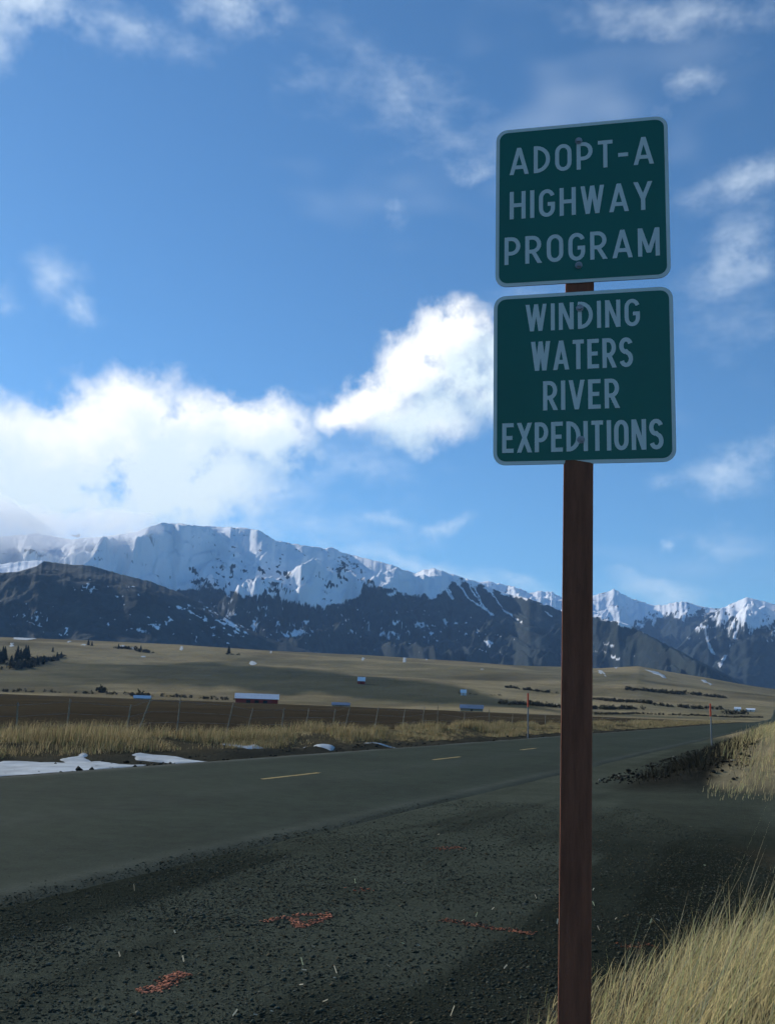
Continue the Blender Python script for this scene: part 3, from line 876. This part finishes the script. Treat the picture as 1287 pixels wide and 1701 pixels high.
# clods on the right earth bank
g = np.random.default_rng(14)
n0 = 8000
vv = -2 + 70 * g.random(n0) ** 1.7; uu = -(5.4 + 3.4 * g.random(n0)); gx, gy = xy(uu, vv)
keep = (vv + .45 * (uu + 9) > .4 + 3.0 * (g.random(n0))) & (g.random(n0) < .25 + sst(fbm(gx * .6, gy * .6, 3, 191), .4, .6)); gx, gy = gx[keep], gy[keep]; n = len(gx)
sz = np.exp(g.normal(math.log(.026), .5, n)).clip(.01, .09)
kcol = g.uniform(.5, 1.5, (n, 1)) * np.array([.026, .026, .021]); wh = g.random((n, 1)) < .02; kcol = np.where(wh, np.array([.24, .23, .19]), kcol)
V, F, A = stones(gx, gy, sz, kcol, 15, .75, .25)
tag(link('earth_clods', mesh_np('earth_clods', V, F, M['stone'], False, {'cover': A})), 'dark earth clods heaped on the roadside bank', 'earth', kind='stuff')
# dark dead scrub on the bank's face
g = np.random.default_rng(19)
n0 = 16000
vv = -.5 + 60 * g.random(n0) ** 1.6; uu = -(6.3 + 2.6 * g.random(n0)); gx, gy = xy(uu, vv)
keep = (vv + .45 * (uu + 9) > .6 + 2.2 * g.random(n0)) & (g.random(n0) < .15 + sst(fbm(gx * .7, gy * .7, 3, 193), .42, .6)); gx, gy = gx[keep], gy[keep]; n = len(gx)
tag(blades('bank_scrub', gx, gy, g.uniform(.10, .42, n), g.normal(0, .5, (n, 2)), np.clip(np.hypot(gx, gy) * .0007, .014, .05), np.array([.040, .038, .028]) * g.uniform(.5, 1.7, (n, 1)), M['brush'], 20, segs=2), 'dark dead scrub covering the face of the roadside bank', 'scrub', kind='stuff')
# rubble on the far ditch
g = np.random.default_rng(16)
n0 = 2600
vv = -40 + 150 * g.random(n0) ** 1.3; uu = 4.5 + 2.6 * g.random(n0); gx, gy = xy(uu, vv)
sz = np.exp(g.normal(math.log(.03), .5, n0)).clip(.012, .10); kcol = g.uniform(.5, 1.5, (n0, 1)) * np.array([.035, .036, .03])
V, F, A = stones(gx, gy, sz, kcol, 17, .7, .3)
tag(link('ditch_rubble', mesh_np('ditch_rubble', V, F, M['stone'], False, {'cover': A})), 'dark rubble lining the ditch across the road', 'rubble', kind='stuff')

# scraps of straw lying on the gravel
g = np.random.default_rng(18)
sx, sy, sl_ = [], [], []
for px, py in [(553, 1480), (505, 1620), (557, 1620), (555, 1633), (728, 1389), (890, 1494), (839, 1612), (645, 1612), (669, 1574), (695, 1577), (520, 1580), (905, 1481), (1092, 1532), (1038, 1430), (768, 1534), (424, 1695), (540, 1672), (500, 1645), (390, 1692), (1170, 1440), (600, 1660), (750, 1690), (1080, 1535), (985, 1480)]:
    a, b = gnd(px, py); sx.append(a); sy.append(b); sl_.append(g.uniform(.009, .015))
for _ in range(25):
    a, b = g.uniform(-2.5, 3.5), g.uniform(5.2, 9.5)
    if uv(a, b)[0] < -4.6: sx.append(a); sy.append(b); sl_.append(g.uniform(.006, .010))
sx, sy, sl_ = map(np.array, (sx, sy, sl_)); n = len(sx); th = g.uniform(-.8, .9, n); z0 = hz(sx, sy) + .016
dx, dy = np.cos(th) * sl_, np.sin(th) * sl_; wx, wy = -np.sin(th) * .005, np.cos(th) * .005; tilt = g.normal(0, .012, n)
V = np.stack([np.stack([sx - dx - wx, sy - dy - wy, z0 - tilt], -1), np.stack([sx + dx - wx, sy + dy - wy, z0 + tilt], -1), np.stack([sx + dx + wx, sy + dy + wy, z0 + tilt + .004], -1), np.stack([sx - dx + wx, sy - dy + wy, z0 - tilt + .004], -1)], 1).reshape(-1, 3)
tag(link('straw_scraps', mesh_np('straw_scraps', V, np.arange(n)[:, None] * 4 + np.arange(4)[None], M['blade'], False, {'cover': np.repeat(straw_col(n, g, (.62, .56, .40), .25), 4, 0)})), 'pale straw scraps scattered over the dark gravel', 'straw', kind='stuff')

# ------------------------------------------------------------------ sprayed orange marks (paint on the stones)
def paint_mark(strokes, width, count, label, seed, strength=1.0):
    g = np.random.default_rng(seed); X, Y = [], []
    tot = sum(math.dist(a, b) for st in strokes for a, b in zip(st, st[1:]))
    for st in strokes:
        for a, b in zip(st, st[1:]):
            k = int(count * math.dist(a, b) / tot); t = g.random(k)
            nx, ny = -(b[1] - a[1]), b[0] - a[0]; L = math.hypot(nx, ny) + 1e-9
            w = g.normal(0, width, k)
            X.append(a[0] + (b[0] - a[0]) * t + nx / L * w); Y.append(a[1] + (b[1] - a[1]) * t + ny / L * w)
    X = np.concatenate(X); Y = np.concatenate(Y); n = len(X)
    sz = np.exp(g.normal(math.log(.0072), .4, n)).clip(.003, .016)
    colr = np.array([.64, .25, .14]) * g.uniform(.35, 1.25, (n, 1)) * strength
    bare = g.random((n, 1)) < .30; colr = np.where(bare, np.array([.06, .05, .04]), colr)
    V, F, A = stones(X, Y, sz, colr, seed + 1, .45, .1)
    c = np.array([X.mean(), Y.mean(), 0.0]); c[2] = V[:, 2].min()
    tag(link('paint_mark', mesh_np('paint_mark', V - c, F, M['stone'], False, {'cover': A}), None, tuple(c)), label, 'paint mark', 'orange survey paint on the gravel', 'stuff')


G = lambda *p: [gnd(a, b) for a, b in p]
paint_mark([G((437, 1534), (475, 1525), (487, 1529), (498, 1543), (520, 1535), (552, 1523)), G((487, 1523), (515, 1521), (550, 1522))], .020, 1000, 'largest orange paint mark, shaped like a flat arrow head', 201)
paint_mark([G((232, 1650), (262, 1645), (280, 1632), (302, 1618))], .028, 700, 'diagonal orange paint stroke nearest the bottom of the gravel', 203)
paint_mark([G((735, 1529), (775, 1536), (825, 1545), (890, 1553))], .03, 420, 'long thin faded orange paint line pointing at the sign post', 205, .62)
paint_mark([G((722, 1413), (766, 1410))], .06, 200, 'short faint orange paint dab below the far edge of the turnout', 207, .6)
paint_mark([G((588, 1482), (608, 1477))], .05, 60, 'tiny faint orange paint spot beyond the arrow head mark', 209, .45)
paint_mark([G((1030, 1575), (1078, 1570))], .04, 70, 'faint orange paint smear beside the tall grass', 211, .5)

# ------------------------------------------------------------------ the sign
M['post'] = plain('brown_stained_wood', (.23, .078, .040), .8, .35, 6.0, .5, 30, stretch=(6, 6, .7))
M['green'] = plain('green_sign_sheeting', (.001, .135, .092), .38, .06, 3.0, .02, 60, spec=.45)
M['white'] = plain('white_sign_sheeting', (.72, .75, .68), .42, .07, 5.0, spec=.45)
M['alu'] = plain('dull_aluminium', (.45, .46, .47), .45, .1, 8.0, metallic=.8)
M['bolt'] = plain('weathered_bolt', (.34, .33, .33), .5, .3, 50.0, metallic=.5)

PX, PY = .655, 3.08
YAW = math.radians(-12.0)
post = empty('sign_post', (PX - .002, PY + .072, 0.0), YAW)
post.rotation_euler = (0, math.radians(.75), YAW)
pb = MB(); pb.box((-.03, 0, 1.52), (.1, .1, 4.30), bevel=.008)
pb.build('timber', M['post'], post)
tag(post, 'square brown timber post holding two green road signs', 'post')


def arc(cx, cy, rx, ry, a0, a1, n=10):
    return [(cx + rx * math.cos(math.radians(a0 + (a1 - a0) * i / n)), cy + ry * math.sin(math.radians(a0 + (a1 - a0) * i / n))) for i in range(n + 1)]


SW = .138


def glyph(ch):
    """strokes (open or closed polylines on the stroke's centre line), width; cap height 1"""
    h = SW / 2; b, t = h, 1 - h
    def bowl(w, y0, y1, x0=h):   # D / P / R bowl
        r = min((y1 - y0) / 2, w - h - x0); xr = w - h - r
        return [(x0, y1), (xr, y1)] + arc(xr, (y0 + y1) / 2, r, (y1 - y0) / 2, 90, -90, 12)[1:-1] + [(xr, y0), (x0, y0)]
    if ch == 'A': return [[(h * 1.05, 0), (.36, 1)], [(.72 - h * 1.05, 0), (.36, 1)], [(.17, .27), (.55, .27)]], .72
    if ch == 'D': return [[(h, 0), (h, 1)], bowl(.60, b, t)], .60
    if ch == 'O': return [arc(.30, .5 + .18, .30 - h, .32 - h, 0, 180) + arc(.30, .5 - .18, .30 - h, .32 - h, 180, 360) + [(.60 - h, .68)]], .60
    if ch == 'P': return [[(h, 0), (h, 1)], bowl(.58, .40 + .0, t)], .58
    if ch == 'T': return [[(.27, 0), (.27, 1)], [(0, t), (.54, t)]], .54
    if ch == '-': return [[(0, .42), (.36, .42)]], .36
    if ch == 'H': return [[(h, 0), (h, 1)], [(.60 - h, 0), (.60 - h, 1)], [(h, .5), (.60 - h, .5)]], .60
    if ch == 'I': return [[(h, 0), (h, 1)]], SW
    if ch == 'G': return [arc(.30, .68, .30 - h, .32 - h, 18, 180) + arc(.30, .32, .30 - h, .32 - h, 180, 360) + [(.60 - h, .46), (.33, .46)]], .60
    if ch == 'W': return [[(h * 1.05, 1), (.26, 0)], [(.26, 0), (.44, 1)], [(.44, 1), (.62, 0)], [(.62, 0), (.88 - h * 1.05, 1)]], .88
    if ch == 'Y': return [[(.34, 0), (.34, .46)], [(h * 1.05, 1), (.34, .40)], [(.68 - h * 1.05, 1), (.34, .40)]], .68
    if ch == 'R': return [[(h, 0), (h, 1)], bowl(.58, .43, t), [(.28, .43), (.60 - h * .9, 0)]], .60
    if ch == 'M': return [[(h, 0), (h, 1)], [(.76 - h, 0), (.76 - h, 1)], [(h * 1.1, 1), (.38, .12)], [(.76 - h * 1.1, 1), (.38, .12)]], .76
    if ch == 'N': return [[(h, 0), (h, 1)], [(.60 - h, 0), (.60 - h, 1)], [(h * 1.1, 1), (.60 - h * 1.1, 0)]], .60
    if ch == 'E': return [[(h, 0), (h, 1)], [(h, t), (.52, t)], [(h, .5), (.46, .5)], [(h, b), (.52, b)]], .52
    if ch == 'X': return [[(h * .9, 0), (.64 - h * .9, 1)], [(h * .9, 1), (.64 - h * .9, 0)]], .64
    if ch == 'S': return [arc(.29, .5 + .22, .29 - h, .28 - h, 20, 270, 14)[:-1] + [(.29, .53)] + arc(.29, .5 - .22, .29 - h, .28 - h, 90, -160, 14)[1:]], .58
    if ch == 'V': return [[(h * 1.05, 1), (.33, 0)], [(.66 - h * 1.05, 1), (.33, 0)]], .66
    raise KeyError(ch)


def glyph_mesh(ch, sx, sy):
    strokes, w = glyph(ch); vs, fs = [], []
    for si, st in enumerate(strokes):
        p = [np.array(q) * (sx, sy) for q in st]; n = len(p); zz = si * .00025; k0 = len(vs); W2 = SW * sy / 2
        if n == 2 and abs(p[1][1] - p[0][1]) > .3 * sy:        # upright or slanting stroke with level ends
            hw = W2 / (abs(p[1][1] - p[0][1]) / np.linalg.norm(p[1] - p[0])); up_ = 1 if p[1][1] > p[0][1] else -1
            for q in p: vs += [(q[0] - hw * up_, q[1], zz), (q[0] + hw * up_, q[1], zz)]
            fs.append((k0, k0 + 1, k0 + 3, k0 + 2)); continue
        for i in range(n):
            d1 = p[i] - p[i - 1] if i > 0 else p[1] - p[0]; d2 = p[i + 1] - p[i] if i < n - 1 else d1
            d1 = d1 / (np.linalg.norm(d1) + 1e-9); d2 = d2 / (np.linalg.norm(d2) + 1e-9)
            n1 = np.array((-d1[1], d1[0])); n2 = np.array((-d2[1], d2[0])); m = n1 + n2; L = np.linalg.norm(m)
            m = m / L if L > .2 else n1
            k = W2 / max(m @ n1, .42)
            for s_ in (1, -1): q = p[i] + m * k * s_; vs.append((q[0], min(max(q[1], 0), sy), zz))
        for i in range(n - 1): fs.append((k0 + 2 * i, k0 + 2 * i + 1, k0 + 2 * i + 3, k0 + 2 * i + 2))
    return mesh_np('letter', np.array(vs), np.array(fs), M['white']), w * sx


def rounded(w, h, r, n=6):
    pts = []
    for cx, cy, a in ((w / 2 - r, h / 2 - r, 0), (-w / 2 + r, h / 2 - r, 90), (-w / 2 + r, -h / 2 + r, 180), (w / 2 - r, -h / 2 + r, 270)):
        pts += arc(cx, cy, r, r, a, a + 90, n)
    return pts


def sign_panel(label, zc, yaw, tilt, S, rows, bolts, dx=0.0):
    """local frame: x right, y up, z out of the face"""
    rt = empty('road_sign', (PX + dx, PY, zc))
    n = Vector((math.sin(yaw), -math.cos(yaw), 0)); ax = Vector((math.cos(yaw), math.sin(yaw), 0)); up = Vector((0, 0, 1))
    up2 = up * math.cos(tilt) + n * math.sin(tilt); n2 = ax.cross(up2)
    rt.matrix_world = Matrix(((ax.x, up2.x, n2.x, PX + dx), (ax.y, up2.y, n2.y, PY), (ax.z, up2.z, n2.z, zc), (0, 0, 0, 1)))
    def plate(name, w, r, z0, z1, mat):
        pts = rounded(w, w, r); m = len(pts)
        V = [(a, b, z0) for a, b in pts] + [(a, b, z1) for a, b in pts]
        me = bpy.data.meshes.new(name); me.from_pydata(V, [], [tuple(range(m, 2 * m)), tuple(reversed(range(m)))] + [(i, (i + 1) % m, m + (i + 1) % m, m + i) for i in range(m)]); me.update()
        me.materials.append(mat); return link(name, me, rt)
    plate('panel', S, .042, -.004, 0, M['alu'])
    plate('border', S - .002, .041, .0002, .0008, M['white'])
    plate('green_face', S - .026, .031, .001, .0016, M['green'])
    for text, x0, x1, y0, y1 in rows:
        sy = (y1 - y0) * S; adv = .20
        tot = sum(glyph(c)[1] for c in text) + adv * (len(text) - 1)
        sx = (x1 - x0) * S / tot; cx = (x0 - .5) * S; cyb = (.5 - y1) * S
        for c in text:
            me, w = glyph_mesh(c, sx, sy)
            link('letter', me, rt, (cx, cyb, .0024)); cx += w + adv * sx
    for bx_, by_ in bolts:
        q = MB(); q.cyl(((bx_ - .5) * S, (.5 - by_) * S, .0035), ((bx_ - .5) * S, (.5 - by_) * S, .0055), .013, .013, 16)
        q.cyl(((bx_ - .5) * S, (.5 - by_) * S, .0056), ((bx_ - .5) * S, (.5 - by_) * S, .013), .008, .007, 6)
        q.build('bolt', M['bolt'], rt)
    tag(rt, label, 'road sign', 'green signs on the brown post')
    return rt


sign_panel('upper green sign lettered ADOPT-A HIGHWAY PROGRAM in white', 3.395, math.radians(-12.2), math.radians(3), .61,
           [('ADOPT-A', .082, .918, .125, .297), ('HIGHWAY', .085, .905, .405, .58), ('PROGRAM', .055, .94, .693, .865)], [(.49, .115), (.485, .895)])
sign_panel('lower green sign lettered WINDING WATERS RIVER EXPEDITIONS in white', 2.734, math.radians(-12.8), math.radians(4), .612,
           [('WINDING', .185, .818, .062, .222), ('WATERS', .218, .775, .285, .457), ('RIVER', .285, .70, .52, .69), ('EXPEDITIONS', .055, .93, .758, .93)], [(.49, .10), (.49, .865)])

# ------------------------------------------------------------------ snow stakes along the road
M['steel'] = plain('weathered_steel', (.22, .23, .23), .6, .3, 20.0, metallic=.3)
M['orange'] = plain('faded_orange_paint', (.62, .09, .04), .6, .2, 20.0)


def stake(px, u, label, hgt, lean=0.0):
    az = math.radians(azel(px, 1200)[0]); d = np.array([math.sin(az), math.cos(az)])
    u0, _ = uv(0, 0); ud, _ = uv(d[0], d[1]); k = (u - u0) / (ud - u0)
    x, y = d * k
    rt = empty('marker_stake', (x, y, hzs(x, y) - .05))
    rt.rotation_euler = (0, lean, 0)
    q = MB(); q.cyl((0, 0, 0), (0, 0, hgt * .70), .042, .040, 8); q.build('stake', M['steel'], rt)
    q = MB(); q.cyl((0, 0, hgt * .70 + .001), (0, 0, hgt), .055, .050, 8); q.build('orange_tip', M['orange'], rt)
    tag(rt, label, 'marker stake', 'orange tipped stakes beside the road')


stake(876.5, 5.0, 'orange tipped grey stake across the road before the grass belt', 2.75)
stake(1180, -5.5, 'orange tipped grey stake at the foot of the dark earth bank', 2.35)

# ------------------------------------------------------------------ wire fence
M['fpost'] = plain('grey_fence_post', (.26, .23, .17), .85, .35, 12.0, .4, 40)
fence = empty('wire_fence', (*xy(12.2, 0), 0))
tops = []
def fpost(px, tilt=0.0, hgt=1.35, u=12.2):
    hgt *= .88
    az = math.radians(azel(px, 1200)[0]); d = np.array([math.sin(az), math.cos(az)])
    u0, _ = uv(0, 0); ud, _ = uv(d[0], d[1]); x, y = d * ((u - u0) / (ud - u0))
    g0 = hzs(x, y) - .1
    q = MB(); L = Vector((x, y, g0)) - fence.location
    q.cyl((0, 0, 0), (math.sin(tilt) * hgt, 0, math.cos(tilt) * hgt), .026, .021, 7)
    o = q.build('fence_post', M['fpost'], fence); o.location = L
    tops.append(L + Vector((math.sin(tilt) * hgt, 0, math.cos(tilt) * hgt)) * .92)
for a in [(-60, .05), (30, -.05), (112, .02, 1.5), (211, .08), (228, .30, 1.75), (295, .03, 1.7), (377, .16, 1.55), (410, .2), (468, .06), (507, .12), (552, .10), (572, .2, 1.7), (622, .14, 1.6), (667, .15, 1.5), (700, .12, 1.75), (726, .02, 1.8), (770, .05), (812, .0, 1.6), (850, .05), (905, .04), (1000, 0), (1040, .03), (1075, 0)]: fpost(*a)
q = MB()
for k in (1.0, .72, .45):
    for a, b in zip(tops, tops[1:]):
        q.cyl((a.x, a.y, a.z * k), (b.x, b.y, b.z * k), .004, .004, 4)
q.build('wire', M['steel'], fence)
tag(fence, 'slim leaning posts of a wire fence in the dry grass', 'fence')

# ------------------------------------------------------------------ farm buildings
M['redwall'] = plain('barn_red_boards', (.26, .045, .035), .8, .25, .4)
M['metalroof'] = plain('pale_metal_roof', (.55, .58, .62), .5, .08, .3)
M['snowroof'] = plain('snowy_roof', (.78, .80, .83), .7, .05, .3)
M['whitewall'] = plain('white_siding', (.66, .66, .64), .7, .08, .4)
M['blueroof'] = plain('blue_grey_roof', (.16, .20, .26), .5, .1, .3)
M['dark'] = plain('dark_opening', (.02, .02, .022), .6, .1, 1.0)


def barn(px0, px1, py_base, hpx, label, wall, roof, dist=None, wall_share=.5, deep=.45, name='barn', doors=1, yaw=0.0):
    pm = (px0 + px1) / 2
    if dist is None:
        x, y, z = hit(pm, py_base); dist = math.hypot(x, y)
    else:
        a = math.radians(azel(pm, py_base)[0]); x, y = dist * math.sin(a), dist * math.cos(a); z = hzs(x, y)
    W = (px1 - px0) / FPX * dist; Ht = hpx / FPX * dist; D = max(W * deep, 3.0); hw = Ht * wall_share
    rt = empty(name, (x, y, z - .15 - .01 * D), -math.atan2(x, y) + yaw)
    q = MB(); q.box((0, 0, hw / 2), (W, D, hw)); 
    q.poly([(-W / 2, -D / 2, hw), (-W / 2, D / 2, hw), (-W / 2, 0, Ht * .97)]); q.poly([(W / 2, -D / 2, hw), (W / 2, D / 2, hw), (W / 2, 0, Ht * .97)])
    q.build('wall', wall, rt)
    q = MB(); o_ = W * .02 + .2; e = .35
    sl_ = (Ht - hw) / (D / 2)
    for s_ in (-1, 1):
        q.poly([(-W / 2 - o_, 0, Ht + .15), (W / 2 + o_, 0, Ht + .15), (W / 2 + o_, s_ * (D / 2 + e), hw - sl_ * e + .15), (-W / 2 - o_, s_ * (D / 2 + e), hw - sl_ * e + .15)])
    rf = q.build('roof', roof, rt)
    so_ = rf.modifiers.new('thickness', 'SOLIDIFY'); so_.thickness = .18
    for k in range(doors):
        cx = W * (-.3 + .6 * (k + .5) / doors); q = MB(); q.box((cx, -D / 2 - .05, hw * .38), (min(W * .10, 4), .12, hw * .74)); q.build('door', M['dark'], rt)
    tag(rt, label, 'barn' if name == 'barn' else 'building', 'far farm buildings')
    return rt


barn(393, 460, 1168, 15, 'long red barn with pale roof beyond the ploughed field', M['redwall'], M['metalroof'], 560, .48, .5, doors=3)
barn(224, 249, 1159.5, 6, 'low shed with pale roof left of the long red barn', M['fpost'], M['metalroof'], 520, .35, .5, 'shed')
barn(594, 606, 1136, 11, 'small red house with snowy roof alone on the hillside', M['redwall'], M['snowroof'], None, .45, .8, 'house')
barn(765, 801, 1182, 10, 'low long shed with blue grey roof behind the field', M['fpost'], M['blueroof'], 480, .45, .5, 'shed')
barn(552, 580, 1173, 6, 'low dark shed with grey roof between the red barn and blue shed', M['fpost'], M['blueroof'], 520, .4, .5, 'shed')
barn(765, 774, 1155, 9, 'tiny white farmhouse on the slope above the blue shed', M['whitewall'], M['snowroof'], None, .5, .8, 'farmhouse')
barn(1220, 1229, 1181, 6, 'small white building near the right end of the road', M['whitewall'], M['snowroof'], None, .6, .7, 'house')
barn(1240, 1252, 1181.5, 4.5, 'low white shed just right of the small white building', M['whitewall'], M['snowroof'], None, .6, .7, 'shed')

# ------------------------------------------------------------------ snow scraps on the hillside
HS = [(42, 1061, 46, 5), (115, 1066, 8, 3), (140, 1071, 12, 3), (302, 1077, 8, 9), (420, 1102, 14, 8), (450, 1083, 5, 4), (603, 1095, 8, 8), (672, 1096, 6, 11), (708, 1095, 3, 7), (800, 1112, 6, 5),
      (220, 1077, 9, 4), (205, 1073, 10, 4), (20, 1071, 9, 8), (997, 1116, 9, 8), (1022, 1108, 10, 6), (62, 1102, 8, 3), (240, 1091, 14, 3)]
for i, (px, py, w, h_) in enumerate(HS):
    pts = []
    for k in range(9):
        a = 2 * math.pi * k / 9; rr_ = .5 * random.uniform(.7, 1.15)
        pts.append((px + w * rr_ * math.cos(a) + .4 * (py - py), py + h_ * rr_ * math.sin(a)))
    pl = [hit(a, b)[:2] for a, b in pts]
    o = patch('hill_snow', pl, 1.5, .3, M['snow'], 4.0, i + 20, 1.5)
    tag(o, 'small scrap of snow left on the upper tan hillside', 'snow patch', 'snow scraps on the tan hillside')
for i, (pts, lab) in enumerate([([(1068, 1112), (1085, 1115), (1102, 1121), (1107, 1127), (1098, 1125), (1082, 1118)], 'long curved snow drift on the rounded hilltop right of the post'),
                                ([(1162, 1129), (1172, 1130), (1184, 1138), (1178, 1139)], 'short slanting snow drift right of the long curved one'),
                                ([(990, 1112), (996, 1114), (1008, 1124), (1002, 1123)], 'narrow snow streak on the hill just right of the sign post')]):
    pl = [hit(a, b)[:2] for a, b in pts]
    tag(patch('snow_drift', pl, 2.2, .7, M['snow'], 2.5, i + 50, 2.5), lab, 'snow drift', 'drifts on the far hill')

# ------------------------------------------------------------------ brush rows and trees on the plain and hill
def brush(pts, hgt, label, dens, seed, col=(.050, .047, .034), depth=6.0, name='brush_row', cat='brush', step=1.0):
    """a row of bushes: each a lump of twig-sized faces; pts are photograph pixels of the row's foot"""
    g = np.random.default_rng(seed); W3 = [np.array(hit(a, b)) for a, b in pts]; V, F, A = [], [], []; k = 0
    for a, b in zip(W3, W3[1:]):
        L = np.linalg.norm(b - a); m = max(2, int(L / step * dens)); nf = 26
        t = g.random((m, 1)); c = a + (b - a) * t; c[:, :2] += g.normal(0, depth * .4, (m, 2))
        c[:, 2] = hz(c[:, 0], c[:, 1]) - .1
        hh = hgt * g.uniform(.35, 1.15, m); rad = hh * g.uniform(.5, .9, m)
        q = g.normal(0, 1, (m, nf, 3)); q /= np.linalg.norm(q, axis=2)[..., None]; q *= g.random((m, nf, 1)) ** .4
        P = c[:, None] + q * np.stack([rad, rad, hh * .5], -1)[:, None]; P[..., 2] += hh[:, None] * .5
        T = P[:, :, None, :] + g.normal(0, 1, (m, nf, 3, 3)) * (hh * .22)[:, None, None, None]
        T[..., 2] = np.maximum(T[..., 2], c[:, None, None, 2])
        V.append(T.reshape(-1, 3)); A.append(np.repeat(np.array(col) * g.uniform(.6, 1.5, (m * nf, 1)), 3, 0))
    V = np.concatenate(V); A = np.concatenate(A); c = V.mean(0); c[2] = V[:, 2].min()
    o = link(name, mesh_np(name, V - c, np.arange(len(V)).reshape(-1, 3), M['brush'], False, {'cover': A}), None, tuple(c))
    return tag(o, label, cat, 'dark brush on the plain and the hill', 'stuff')


brush([(-60, 1148), (60, 1150), (150, 1152.5), (250, 1156.5), (320, 1159.5)], 2.6, 'thin dark hedge line along the far edge of the ploughed field', .35, 301)
brush([(163, 1150.5), (178, 1151)], 6.5, 'bare bushy clump standing up from the far hedge line', .8, 303, depth=3)
brush([(215, 1157), (245, 1158)], 4.5, 'low dark bushes behind the pale roofed shed', .5, 304, depth=3)
brush([(330, 1161), (400, 1164)], 2.6, 'dark hedge between the pale shed and the red barn', .4, 305)
brush([(838, 1142), (870, 1146), (921, 1152)], 2.6, 'short dark brush strip on the hill left of the post', 1.0, 306)
brush([(836, 1170), (880, 1171), (934, 1176), (985, 1178), (1062, 1178)], 2.8, 'dark thicket band crossing behind the sign post at plain level', 1.5, 307, depth=9)
brush([(1042, 1147), (1080, 1149), (1130, 1152), (1165, 1155), (1200, 1160)], 3.2, 'highest dark brush strip on the slope right of the post', 1.1, 308, depth=12)
brush([(988, 1161), (1030, 1166), (1090, 1172), (1140, 1176), (1190, 1178)], 2.4, 'middle dark brush strip slanting down right of the post', 1.3, 309, depth=7)
brush([(985, 1187), (1060, 1186), (1140, 1189), (1262, 1192)], 1.2, 'thin lowest brush line just above the road end', 1.2, 310, depth=3)
brush([(760, 1153), (800, 1155), (835, 1156)], 2.2, 'thin dark brush line beside the tiny white farmhouse', .25, 311, depth=3)
brush([(195, 1077), (225, 1080)], 6, 'dark scrub with snow on the hill above the hedge', .35, 312, depth=5)
brush([(228, 1082), (254, 1085)], 6, 'dark scrub strip right of the snowy scrub', .5, 313, depth=5)
brush([(1195, 1187), (1240, 1186)], 3.4, 'dark bushes below the white buildings by the road end', .4, 314, depth=5)
brush([(0, 1113), (35, 1110), (60, 1100), (100, 1093)], 7, 'dark undergrowth beneath the conifer grove', .22, 315, depth=8)

M['needle'] = blade_mat('dark_conifer_needles', .1)
M['bark'] = plain('conifer_bark', (.06, .045, .035), .9, .3, 2.0)


def conifer_mesh(seed):
    g = np.random.default_rng(seed); V, A = [], []
    for k in range(15):
        t = k / 15; zz = .10 + .86 * t; R0 = .24 * (1 - t) ** .85 + .015; m = 11
        for j in range(m):
            a = 2 * math.pi * (j + g.random() * .8) / m; R1 = R0 * g.uniform(.65, 1.2); d = g.uniform(.03, .07)
            w = R1 * .36; ca, sa = math.cos(a), math.sin(a)
            V += [(0, 0, zz + .05), (R1 * ca - w * sa, R1 * sa + w * ca, zz - d), (R1 * 1.12 * ca, R1 * 1.12 * sa, zz - d * .8), (0, 0, zz + .05), (R1 * 1.12 * ca, R1 * 1.12 * sa, zz - d * .8), (R1 * ca + w * sa, R1 * sa - w * ca, zz - d)]
            A += [tuple(np.array([.020, .030, .022]) * g.uniform(.6, 1.5))] * 6
    return mesh_np('crown', np.array(V), np.arange(len(V)).reshape(-1, 3), M['needle'], False, {'cover': np.array(A)})


crowns = [conifer_mesh(s) for s in (1, 2, 3)]
q = MB(); q.cyl((0, 0, -.05), (0, 0, .9), .022, .004, 7); tr0 = q.build('trunk', M['bark']); trunk_me = tr0.data; bpy.data.objects.remove(tr0)


def conifer(px, py, hpx, label, group=None):
    x, y, z = hit(px, py); r = math.hypot(x, y); s = hpx / FPX * r
    rt = empty('conifer', (x, y, z), random.uniform(0, 6)); rt.scale = (s * random.uniform(.9, 1.25), s * random.uniform(.9, 1.25), s)
    link('trunk', trunk_me, rt); link('crown', random.choice(crowns), rt)
    tag(rt, label, 'tree', group)


rg = random.Random(4)
for i in range(30):
    t = rg.random(); px = -30 + 78 * t + rg.uniform(-6, 6)
    py = 1108 - 22 * rg.random() * (1 - .3 * t)
    conifer(px, py, rg.uniform(14, 24), 'dark conifer in the dense grove at the left end of the hill', 'conifer grove at the left edge')
for i in range(20):
    t = i / 19; conifer(38 + 66 * t + rg.uniform(-3, 3), 1112 - 24 * t + rg.uniform(-4, 4), rg.uniform(9, 15) * (1 - .3 * t), 'conifer in the ragged tail of trees trailing off right of the grove', 'tail of the conifer grove')
for px, py, h_, lab in [(380, 1086, 14, 'lone dark conifer on the upper hill, above the red barn'), (147, 1072, 10, 'small dark conifer on the hilltop right of the snow strip'), (153, 1073, 8, 'second smaller conifer beside the hilltop conifer'),
                        (234, 1081, 10, 'conifer standing out of the hillside scrub strip'), (197, 1078, 9, 'stub conifer at the left end of the snowy scrub'), (170, 1150.5, 12, 'tall narrow tree in the far hedge line'), (88, 1083, 9, 'small outlying conifer at the tip of the grove'), (102, 1092, 10, 'rightmost little conifer of the grove tail')]:
    conifer(px, py, h_, lab)
brush([(376, 1087), (398, 1088)], 2.6, 'low dark scrub at the foot of the lone hill conifer', .5, 316, depth=3)
